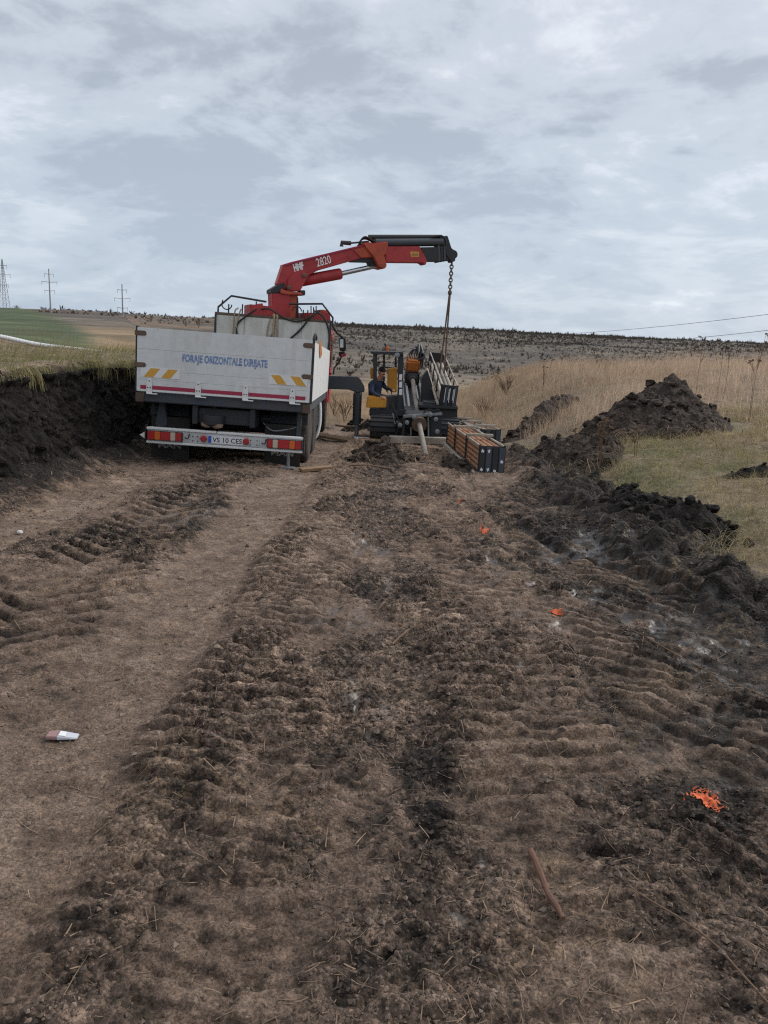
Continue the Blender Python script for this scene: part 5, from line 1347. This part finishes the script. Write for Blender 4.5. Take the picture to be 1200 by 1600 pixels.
def build_heaps():
    def h1(x, y):
        p = np.maximum(0, 1 - np.sqrt(((x - 5.2) / 1.15) ** 2 + ((y - 14.6) / .95) ** 2)) ** .85 * .98
        q = np.maximum(0, 1 - np.sqrt(((x - 4.65) / 1.75) ** 2 + ((y - 14.2) / 1.1) ** 2)) ** .8 * .72
        r_ = np.maximum(0, 1 - np.sqrt(((x - 5.45) / .72) ** 2 + ((y - 14.4) / .8) ** 2)) ** .6 * .62
        return np.maximum(np.maximum(p, q), r_) - .03
    heap('spoil_heap', 'large peaked heap of dark dug soil standing in the dry grass', 2.9, 6.9, 12.9, 15.8, h1, 'brown_soil', .03, 110, (.04, .12), .75)
    def h2(x, y):
        return .42 * np.maximum(0, 1 - (((x - 3.15) / .75) ** 2 + ((y - 13.2) / 2.3) ** 2)) - .02
    heap('soil_berm', 'low ragged berm of black clods beside the rod crate', 2.2, 4.1, 10.6, 15.8, h2, 'brown_soil', .03, 90, (.03, .10), .9)
    def h3(x, y):
        e = 2.72 + .08 * np.sin(y * 2)
        return .30 * np.maximum(0, 1 - (((x - e - .12) / .60) ** 2 + ((y - 7.9) / 1.55) ** 2)) - .02
    heap('soil_berm', 'wet black mass of clods at the edge of the grass verge', 1.9, 3.6, 6.1, 9.7, h3, 'black_soil', .022, 120, (.025, .085), .8)
    def h4(x, y):
        a = .36 * np.maximum(0, 1 - (((x - .75) / 1.2) ** 2 + ((y - 12.9) / 1.1) ** 2)) * .36; b_ = .26 * np.maximum(0, 1 - (((x + .1) / .65) ** 2 + ((y - 12.6) / .75) ** 2))
        c = .22 * np.maximum(0, 1 - (((x - 1.0) / .5) ** 2 + ((y - 12.2) / .6) ** 2))
        return np.maximum(np.maximum(a, b_), c) * (1 - .75 * band(x, .74, .10, .2)) - .02
    heap('soil_mound', 'loose churned soil mound piled in front of the drilling rig', -.8, 1.75, 11.5, 15.8, h4, 'brown_soil', .028, 110, (.03, .10), .9)
    def h5(x, y):
        t = (x - 3.4) / 2.2; yc = 20.5 + 3.2 * t
        return .62 * np.maximum(0, 1 - np.abs(x - 4.4) / 1.45) ** .7 * np.maximum(0, 1 - ((y - yc) / .8) ** 2) - .02
    heap('spoil_ridge', 'long dark spoil ridge in the grass behind the crates', 2.9, 5.9, 18.8, 25, h5, 'brown_soil', .045, 40, (.05, .13), .7)
    def h6(x, y):
        return .36 * np.maximum(0, 1 - (((x + .55) / .9) ** 2 + ((y - 22.6) / .8) ** 2)) - .02
    heap('soil_mound', 'dark mound of soil and stalks seen behind the outrigger leg', -1.6, .5, 21.6, 23.6, h6, 'black_soil', .04, 24, (.05, .12), .8)
    def h7(x, y):
        return .15 * np.maximum(0, 1 - (((x - 4.75) / .6) ** 2 + ((y - 9.75) / .22) ** 2)) - .02
    heap('soil_mound', 'low dark soil streak in the grass at the right edge', 4.0, 5.5, 9.4, 10.1, h7, 'black_soil', .025, 16, (.02, .05), .7)
build_heaps()
# single lumps thrown on to the verge
for i, (x, y, r_, lb) in enumerate(((3.18, 7.35, .15, 'big smooth clod of black soil on the verge edge'), (3.3, 6.75, .08, 'smaller black clod lying in the verge grass'), (2.9, 6.2, .09, 'dark clod at the foot of the verge below the berm'))):
    z = gz1(x, y); me = CLODS[i].copy(); me.materials.append(MATS['black_soil'])
    o = bpy.data.objects.new('soil_clod', me); COL.objects.link(o); o.location = (x, y, z + r_ * .25); o.scale = (r_, r_ * .9, r_ * .95); o.rotation_euler = (.3, .2, i * 1.3)
    tag(o, lb, 'clod', 'loose lumps on the verge')

# loose crumbs over the track
def build_crumbs():
    n = 80000
    y = np.exp(RNG.uniform(math.log(1.25), math.log(12), n)).astype(np.float32); x = RNG.uniform(-1, 1, n).astype(np.float32) * np.minimum(half_w(y), 1.3 + .52 * y)
    dz, dry, wet, grass, wall = mud_field(x, y)
    cr = sst(-.12, .25, fbm(x / .8, y / 1.3, 3, 51) + .25 * band(x, 0, .22, .2) + .35 * fbm(x / .25, y / .25, 2, 220) - .45 * band(x, -1.2, .26, .2))
    k = (RNG.random(n) < (.08 + .92 * cr) * (1 - grass) * (1 - .8 * wet)) & (wall < .4); x, y, dz, dry = x[k], y[k], dz[k], dry[k]; n = len(x)
    r_ = np.minimum(RNG.gamma(1.4, .0016, n) + .0012, .010) * (1 + .2 * y)
    z = base_h(x, y) + dz + r_ * .25
    O = np.array([[1, 0, 0], [-1, 0, 0], [0, 1, 0], [0, -1, 0], [0, 0, 1], [0, 0, -1]], np.float32)
    V = O[None] * (1 + RNG.uniform(-.35, .35, (n, 6, 1))) + RNG.uniform(-.25, .25, (n, 6, 3))
    a = RNG.random(n) * 2 * np.pi; ca, sa = np.cos(a)[:, None], np.sin(a)[:, None]
    V = np.stack([V[..., 0] * ca - V[..., 1] * sa, V[..., 0] * sa + V[..., 1] * ca, V[..., 2] * .8], -1) * r_[:, None, None] + np.stack([x, y, z], -1)[:, None, :]
    fi = np.array([[0, 2, 4], [2, 1, 4], [1, 3, 4], [3, 0, 4], [2, 0, 5], [1, 2, 5], [3, 1, 5], [0, 3, 5]])
    Fc = (np.arange(n)[:, None, None] * 6 + fi[None]).reshape(-1, 3)
    c = colmix((.048, .037, .030), (.23, .168, .128), np.clip(dry * 1.1 + RNG.normal(0, .18, n), 0, 1))
    o = np_mesh('soil_crumbs', V.reshape(-1, 3).astype(np.float32), Fc, 'straw', np.repeat(c[:, None], 6, 1).reshape(-1, 3), smooth=False)
    tag(o, 'loose crumbs of dark soil scattered over the track', 'soil', kind='stuff')
build_crumbs()

# ------------------------------------------------------------------ face of the cut bank
def build_bank():
    ys = np.arange(3.2, 26, .026).astype(np.float32); ts = np.linspace(0, 1, 64).astype(np.float32)
    T_, Y = np.meshgrid(ts, ys)
    xb = -3.62 + .22 * perlin(Y / 1.7, Y * 0 + 3.3, 6) + .10 * perlin(Y / .5, Y * 0 + 1.1, 9)
    toe_x = xb - .55; top_x = xb - 1.02
    zt = base_h(xb - 1.5, Y) - .03; zb_ = base_h(toe_x, Y) - .10
    zz = lerp(zb_, zt, T_)
    slope = T_ ** .8
    X = lerp(toe_x + .10, top_x + .14, slope)
    f1, f2, h1 = worley(Y / .33, zz / .26, 31); g1, g2, h2 = worley(Y / .12 + .4 * h1, zz / .11, 32)
    prot = .16 * fbm(Y / .55, zz / .45, 4, 230) + .09 * np.clip(1 - f1 * 1.2, 0, 1) * h1 + .07 * np.clip(1 - g1 * 1.2, 0, 1) * h2 + .035 * fbm(Y / .06, zz / .1, 3, 236)
    prot = prot + .10 * sst(.86, .97, T_) * (1 + fbm(Y / .4, Y * 0, 2, 238))          # turf lip overhangs
    lap = sst(.97, 1.0, T_)
    X = X + prot * (1 - .2 * lap) - .35 * lap; zz = zz - .16 * lap
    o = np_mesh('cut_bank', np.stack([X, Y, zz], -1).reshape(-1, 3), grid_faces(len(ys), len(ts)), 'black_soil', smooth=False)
    tag(o, kind='structure')
    # turf hanging over the lip and roots on the face
    n = 10000; y = RNG.uniform(3.6, 25, n).astype(np.float32); cl_ = sst(.0, .35, fbm(y / .30, y * 0 + 2, 3, 240) + .5 * fbm(y / 1.3, y * 0 + 5, 2, 241)); keep = RNG.random(n) < (.06 + .94 * cl_); y = y[keep]; n = len(y)
    xb = -3.62 + .22 * perlin(y / 1.7, y * 0 + 3.3, 6) + .10 * perlin(y / .5, y * 0 + 1.1, 9)
    x = xb - RNG.uniform(.78, 1.05, n); z = base_h(xb - 1.5, y) - RNG.uniform(-.03, .10, n)
    L = RNG.uniform(.05, .20, n) * (.6 + 1.1 * cl_[keep]); w = RNG.uniform(.004, .010, n)
    S = 4; V = np.zeros((n, S, 2, 3), np.float32); out = RNG.uniform(.3, .9, n); yy = RNG.normal(0, .35, n)
    for i in range(S):
        t = i / (S - 1); cx = x + out * L * np.sin(t * 1.7) * .8; cz = z + L * (.35 * math.sin(t * 2.2) - 1.0 * t * t); cy = y + yy * L * t; ww = w * (1 - .7 * t)
        V[:, i, 0] = np.stack([cx, cy - ww, cz], -1); V[:, i, 1] = np.stack([cx + .3 * ww, cy + ww, cz], -1)
    q = np.array([[2 * i, 2 * i + 1, 2 * i + 3, 2 * i + 2] for i in range(S - 1)]); Fc = (np.arange(n)[:, None, None] * (2 * S) + q[None]).reshape(-1, 4)
    c = colmix((.19, .19, .075), (.31, .25, .13), RNG.random(n)) * (1 + .2 * RNG.normal(0, 1, n))[:, None]
    o = np_mesh('hanging_turf', V.reshape(-1, 3), Fc, 'blade', np.repeat(np.clip(c, .01, .5)[:, None], 2 * S, 1).reshape(-1, 3), smooth=False)
    tag(o, 'grass tufts hanging over the lip of the dark cut bank', 'grass', kind='stuff')
build_bank()
def build_stalks():
    # long stalks and roots lying on the toe, the heaps and the berm: uncountable litter
    n = 0; V = []; Fc = []; C = []
    def add(p0, d, L, w, droop, c):
        nonlocal n
        S = 6; s = d.cross(Vector((0, 0, 1))).normalized()
        for i in range(S):
            t = i / (S - 1); p = p0 + d * (L * t) + Vector((0, 0, -droop * t * t)) + s * (.04 * L * math.sin(t * 4))
            V.append(tuple(p - s * w)); V.append(tuple(p + s * w + Vector((0, 0, w * .5)))); C.append(c); C.append(c)
        for i in range(S - 1): Fc.append((n + 2 * i, n + 2 * i + 1, n + 2 * i + 3, n + 2 * i + 2))
        n += 2 * S
    rr = random.uniform
    for (x0, x1, y0, y1, num, lift, L0, L1, w) in ((-4.35, -3.2, 6, 13, 260, .03, .15, .7, .005), (2.2, 3.6, 5.5, 10, 260, .12, .1, .45, .004), (2.4, 5.6, 11, 15.5, 380, .28, .15, .6, .006), (-.8, 1.7, 11.6, 15.6, 420, .22, .12, .55, .006), (-1.2, .6, 17.4, 23, 200, .08, .2, .9, .009)):
        for _ in range(num):
            x, y = rr(x0, x1), rr(y0, y1); z = float(base_h(np.float32(x), np.float32(y))) + lift * rr(.1, 1.1) + .02
            a = rr(0, 6.28); k = rr(.7, 1.2)
            add(Vector((x, y, z)), Vector((math.cos(a), math.sin(a), rr(-.12, .22))), rr(L0, L1) * .8, w * rr(.3, .6), rr(.05, .2), (.22 * k, .15 * k, .09 * k))
    o = np_mesh('stalk_litter', np.array(V, np.float32), np.array(Fc), 'straw', np.array(C, np.float32), smooth=False)
    tag(o, 'dry stalks and roots tangled in the dug soil', 'stalks', kind='stuff')
build_stalks()

# ================================================================== SMALL THINGS
def ground_stick(name, pts, r_, mat, label, cat, group=None, lift=1.0):
    org = Vector((pts[0][0], pts[0][1], gz1(*pts[0]))); out = []
    P = spline([(x, y, 0) for x, y in pts], 5)
    for i, p in enumerate(P): out.append(Vector((p.x, p.y, gz1(p.x, p.y) + lift * r_[0] + .004)) - org)
    # stiff: even out the line
    for _ in range(6):
        for i in range(1, len(out) - 1): out[i].z = max(out[i].z, (out[i - 1].z + out[i + 1].z) / 2)
    rad = [(1 + .12 * math.sin(i * 2.1) + .08 * math.sin(i * 5.3)) * r_[0] + (r_[1] - r_[0]) * i / (len(out) - 1) for i in range(len(out))]
    o = MB().tube(out, rad, 8).build(name, mat, None, smooth=True); o.location = org
    return tag(o, label, cat, group)
ground_stick('stick', [(.535, 2.235), (.552, 2.12), (.556, 2.02), (.572, 1.915)], (.0115, .0085), 'bark', 'short reddish brown stick lying in the foreground mud', 'stick')
ground_stick('twig', [(.80, 2.04), (.93, 1.93), (1.0, 1.80), (1.05, 1.66), (1.07, 1.55)], (.002, .0036), 'twig', 'long thin bent twig at the lower right corner', 'twig')
ground_stick('twig', [(.08, 3.98), (.18, 4.22)], (.006, .004), 'twig', 'short straight twig in the middle of the track', 'twig')
ground_stick('twig', [(1.35, 4.75), (1.6, 4.2), (1.75, 3.85), (1.95, 3.45)], (.004, .003), 'twig', 'curved pale twig in the right wheel rut', 'twig')
ground_stick('twig', [(-.55, 11.2), (.1, 11.32)], (.014, .010), 'twig', 'straight stalk lying across the track before the mound', 'twig')
MBk = MB().box((0, 0, 0), (.5, .14, .045)).build('plank', 'wood', None, bevel=.006); MBk.location = (-1.02, 11.16, gz1(-1.02, 11.16) + .04); MBk.rotation_euler = (.02, -.05, .45)
tag(MBk, 'short wooden plank beside the rear prop jack of the truck', 'plank')
for i, (px, py, Y, L, W, rz, mt_, lb) in enumerate(((532, 677, 17.6, 1.25, .3, -.5, 'wood', 'brown board under the outrigger beside the front tyre'), (585, 684, 17.3, .7, .28, .1, 'wood', 'reddish board on the mud below the rig track'), (572, 676, 17.75, .55, .3, .15, 'pipe_white', 'white flat pad beside the outrigger foot'))):
    p = at(px, py, Y); o = MB().box((0, 0, 0), (L, W, .05)).build('board' if mt_ == 'wood' else 'outrigger_pad', mt_, None, bevel=.006)
    o.location = (p.x, p.y, float(base_h(np.float32(p.x), np.float32(p.y))) + .06); o.rotation_euler = (.05, .04, rz); tag(o, lb, 'board' if mt_ == 'wood' else 'pad')
p0, p1 = at(524, 664, 18.9), at(556, 666, 18.9)
o = MB().tube(spline([p0, p0.lerp(p1, .5) + Vector((0, 0, -.02)), p1, at(575, 655, 19.3)], 6), .03, 8).build('hose', 'rope', None, smooth=True); tag(o, 'pale thin hose running behind the outrigger leg', 'hose')
# cigarette-size pack of litter, crushed
def build_pack():
    x, y = -1.29, 2.9; e = empty('crushed_packet', (x, y, gz1(x, y) + .012), (.05, .06, .12)); tag(e, 'crushed white and reddish packet on the dry wheel strip', 'litter')
    def blk(name, mat, x0, x1, h0, h1, w0, w1):
        vs_ = [(x0, -w0, 0), (x0, w0, 0), (x1, w1, 0), (x1, -w1, 0), (x0, -w0 * .9, h0), (x0, w0 * .9, h0 * .8), (x1, w1 * .9, h1), (x1, -w1 * .9, h1 * .9)]
        MB().add(vs_, [(3, 2, 1, 0), (4, 5, 6, 7), (0, 1, 5, 4), (1, 2, 6, 5), (2, 3, 7, 6), (3, 0, 4, 7)]).build(name, mat, e, bevel=.0025)
    blk('lid', 'pack_red', -.062, -.018, .012, .016, .028, .030); blk('body', 'pack_white', -.0175, .062, .016, .006, .030, .020)
    MB().add([(-.012, -.02, .0175), (.016, -.018, .0145), (.014, .014, .0145), (-.012, .016, .0168)], [(0, 1, 2, 3)]).build('print', 'plate_white', e)
build_pack()
x, y = -3.09, 6.32; e = MB().prism([(-.022, -.015, 0), (.015, -.022, 0), (.028, .0, .0), (.008, .02, 0), (-.02, .018, 0)], (0, .004, .018)).build('paper_scrap', 'pure_white', None, bevel=.004); e.location = (x, y, gz1(x, y) + .008)
tag(e, 'white crumpled scrap of paper on the left wheel track', 'litter')
# orange spray marks following the relief
def spray(x0, y0, rx, ry, seed, label, dens=1.0):
    st = max(.0055, .0022 * y0); nx = int(2.6 * rx / st); ny = int(2.6 * ry / st)
    X, Y = np.meshgrid(np.linspace(x0 - 1.3 * rx, x0 + 1.3 * rx, nx).astype(np.float32), np.linspace(y0 - 1.3 * ry, y0 + 1.3 * ry, ny).astype(np.float32))
    d = np.sqrt(((X - x0) / rx) ** 2 + ((Y - y0) / ry) ** 2) + .45 * fbm(X / .05, Y / .05, 3, seed) + .25 * fbm(X / .015, Y / .015, 2, seed + 5)
    Z = gz(X.ravel(), Y.ravel()).reshape(X.shape) + .006
    f = grid_faces(ny, nx); k = d.ravel()[f].mean(1) < (.50 * dens + .55 * RNG.random(len(f)) ** 3); f = f[k]
    V = np.stack([X - x0, Y - y0, Z], -1).reshape(-1, 3); us = np.unique(f); mp = np.full(len(V), -1); mp[us] = np.arange(len(us)); z0 = float(gz1(x0, y0)); V[:, 2] -= z0
    o = np_mesh('paint_mark', V[us], mp[f], 'orange_spray', smooth=True); o.location = (x0, y0, z0); tag(o, label, 'paint mark', 'orange spray marks on the mud')
spray(1.27, 2.62, .075, .085, 300, 'large bright orange spray mark nearest on the right')
spray(1.14, 4.70, .055, .085, 304, 'orange spray mark beside the wet ruts, second nearest', .9)
spray(.97, 7.14, .055, .13, 308, 'small orange spray mark in mid track, third nearest', .8)
spray(.87, 8.60, .05, .15, 312, 'faint orange spray mark farthest along the track', .75)
spray(.56, 3.62, .03, .03, 316, 'tiny faint orange fleck in the middle foreground', .55)

# white pipe on the left field
def build_pipe():
    P = [at(-60, 518, 29), at(0, 526, 30), at(60, 538.5, 31), at(130, 547, 32), at(175, 552, 33), at(215, 556.5, 34), at(260, 563, 35.5)]
    org = P[0].copy()
    o = MB().tube([p - org for p in spline(P, 6)], .09, 14).build('pipeline', 'pipe_white', None, smooth=True); o.location = org
    tag(o, 'long pale pipe lying along the grass above the bank', 'pipe')
build_pipe()
# pylons and cables
def pylon(px, ptop, pbase, Y, lattice, label):
    t = at(px, ptop, Y); bx, by = t.x, t.y; zb_ = float(base_h(np.float32(bx), np.float32(by))) - .5; h = t.z - zb_; vis = (ptop - pbase) and abs(at(px, pbase, Y).z - t.z)
    e = empty('pylon', (bx, by, zb_)); tag(e, label, 'pylon', 'power pylons on the left skyline')
    if lattice:
        mb = MB()
        for sx in (-1, 1):
            for sy in (-1, 1): mb.tube([(sx * 1.5, sy * 1.5, 0), (sx * .35, sy * .35, h * .8), (sx * .08, sy * .08, h)], .09, 4)
        for k in range(9):
            z0, z1 = h * k / 10, h * (k + 1) / 10; w0, w1 = 1.5 - 1.43 * z0 / h, 1.5 - 1.43 * z1 / h
            for sy in (-1, 1): mb.tube([(-w0, sy * w0, z0), (w1, sy * w1, z1)], .05, 3); mb.tube([(w0, sy * w0, z0), (-w1, sy * w1, z1)], .05, 3)
        mb.build('lattice_mast', 'pylon_concrete', e)
    else: MB().tube([(0, 0, 0), (0, 0, h)], [.30, .18], 8).build('mast', 'pylon_concrete', e, smooth=True)
    for f, w in ((.12, 1.7), (.30, 2.9), (.50, 1.9)):
        z = h - f * vis
        ca = MB().tube([(-w, 0, z + .15), (0, 0, z - .1), (w, 0, z + .15)], .08, 5).build('crossarm', 'pylon_concrete', e)
        for sx in (-1, 1): MB().tube([(sx * w * .95, 0, z + .1), (sx * w * .95, 0, z - 1.1)], .06, 5).build('insulator', 'pylon_concrete', ca)
pylon(3, 405, 485, 300, True, 'lattice power pylon at the far left edge')
pylon(76, 420, 488, 290, False, 'slim pylon standing on the crest of the green field')
pylon(190.5, 444, 518, 285, False, 'slim pylon nearest the truck on the brown slope')
pylon(26, 477, 486, 520, True, 'tiny distant pylon just above the green crest')
for (a, b_), lb in ((((700, 519, 260), (1330, 474, 100)), 'upper thin power cable crossing the sky at right'), (((760, 533, 260), (1330, 500, 100)), 'lower thin power cable crossing the sky at right')):
    A, B_ = at(*a), at(*b_); P = [A.lerp(B_, k / 24) - Vector((0, 0, 2.2 * (1 - (2 * k / 24 - 1) ** 2))) for k in range(25)]
    o = MB().tube([p - A for p in P], .035, 5).build('power_cable', 'cable', None); o.location = A; tag(o, lb, 'cable', 'power cables at right')

# dry weeds standing alone
def weed(px, py_top, Y, label, heads=6, spread=.16, mat='weed_dark', stems=1, hmin=.5):
    t = at(px, py_top, Y); z0 = float(base_h(np.float32(t.x), np.float32(t.y))) - .02; h = max(t.z - z0, hmin)
    e = empty('dry_weed', (t.x, t.y, z0)); tag(e, label, 'weed', 'single dry weeds')
    rr = random.uniform
    sm = MB()
    for s in range(stems):
        ox, oy = (rr(-.1, .1), rr(-.1, .1)) if s else (0, 0); hh = h * (1 if s == 0 else rr(.6, .95))
        sm.tube([(ox * .3, oy * .3, 0), (ox * .6 + rr(-.02, .02), oy * .6, hh * .5), (ox, oy, hh * .9)], [.005, .004, .003], 5)
        for k in range(heads):
            a = rr(0, 6.28); z = hh * rr(.55, .9); q = Vector((ox + math.cos(a) * spread * rr(.4, 1), oy + math.sin(a) * spread * rr(.4, 1), hh * rr(.82, 1.02)))
            sm.tube([(ox * .9, oy * .9, z), q], [.004, .003], 4)
            hd = MB()
            for _ in range(7): hd.box(q + Vector((rr(-.03, .03), rr(-.03, .03), rr(-.015, .015))), (.022, .022, .014))
            hd.build('seed_head', mat, e)
    sm.build('stem', 'twig', e)
weed(1100, 525, 17.5, 'tall dark umbel weed against the sky, left of three at right edge', 7, .20)
weed(1132, 531, 18.5, 'small dark umbel weed in the middle of three at right edge', 4, .12)
weed(1143, 534, 18.5, 'dark weed with clustered heads close to the right edge', 5, .14)
weed(1192, 520, 15.0, 'pale spindly weed at the right picture edge', 4, .18, 'twig', 2)
weed(853, 553, 21.5, 'dark seed headed weed beside the spoil ridge', 9, .22)
weed(775, 572, 26, 'small dark weed in the field right of the rod rack', 6, .2)
weed(946, 652, 11.2, 'reddish upright stalk clump before the large heap', 3, .05, 'twig', 7)
weed(1000, 668, 11.4, 'thin straw stalk standing before the large heap', 2, .03, 'twig', 3)
weed(900, 668, 12.0, 'thin pale stalk left of the reddish stalk clump', 2, .03, 'twig', 2)

# bare shrubs that can be told apart
def shrub(px, py, Y, w, h, label, n=34):
    p = at(px, py, Y); z0 = float(base_h(np.float32(p.x), np.float32(p.y))) - .05
    e = empty('bare_shrub', (p.x, p.y, z0)); tag(e, label, 'shrub', 'bare shrubs')
    rr = random.uniform; tr = MB(); tw = MB()
    for k in range(5): 
        a = rr(0, 6.28); tr.tube([(0, 0, 0), (math.cos(a) * w * .12, math.sin(a) * w * .12, h * .35), (math.cos(a) * w * .25, math.sin(a) * w * .25, h * .6)], [.02 * h, .014 * h, .008 * h], 5)
    for k in range(n):
        a = rr(0, 6.28); r_ = rr(0, .5) * w; z = rr(.15, .6) * h; q = Vector((math.cos(a) * r_ * .4, math.sin(a) * r_ * .4, z)); a2 = a + rr(-.6, .6)
        q2 = q + Vector((math.cos(a2) * r_ * .7, math.sin(a2) * r_ * .7, rr(.2, .45) * h)); tw.tube([q, q2], [.008 * h, .003 * h], 3)
        for _ in range(2): tw.tube([q.lerp(q2, rr(.4, .8)), q2 + Vector((rr(-.12, .12) * w, rr(-.12, .12) * w, rr(0, .12) * h))], [.005 * h, .002 * h], 3)
    tr.build('trunk', 'weed_dark', e); tw.build('crown', 'twig', e)
shrub(541, 575, 27, 1.0, 1.0, 'small twiggy shrub in the grass behind the outrigger beam')
shrub(525, 578, 30, 1.0, .9, 'low bare shrub close to the truck mirror')
shrub(793, 590, 34, 1.4, 1.0, 'pale twiggy shrub in the field beyond the spoil ridge', 50)
shrub(760, 596, 30, 1.2, .9, 'low pale shrub just right of the rod rack', 50)
shrub(311, 497, 330, 5, 4.2, 'lone bushy shrub on the skyline left of the crane', 60)
shrub(290, 499, 330, 3.4, 2.6, 'smaller bush on the skyline beside the lone one', 50)
shrub(236, 497, 350, 3.0, 2.2, 'low bush on the skyline above the tailgate corner', 50)

# ------------------------------------------------------------------ air
def build_haze():
    mt = bpy.data.materials.new('haze'); mt.use_nodes = True; nt = mt.node_tree; nt.nodes.clear()
    out = nt.nodes.new('ShaderNodeOutputMaterial'); v = nt.nodes.new('ShaderNodeVolumePrincipled'); v.inputs['Color'].default_value = (.86, .91, 1.0, 1); v.inputs['Density'].default_value = .0004
    nt.links.new(v.outputs[0], out.inputs['Volume']); MATS['haze'] = mt
    o = MB().bx(-3300, 3300, -400, 4200, -60, 40).build('haze', 'haze'); tag(o, 'thin pale air over the whole valley', 'haze', kind='stuff')
HAZE = False
if HAZE: build_haze()
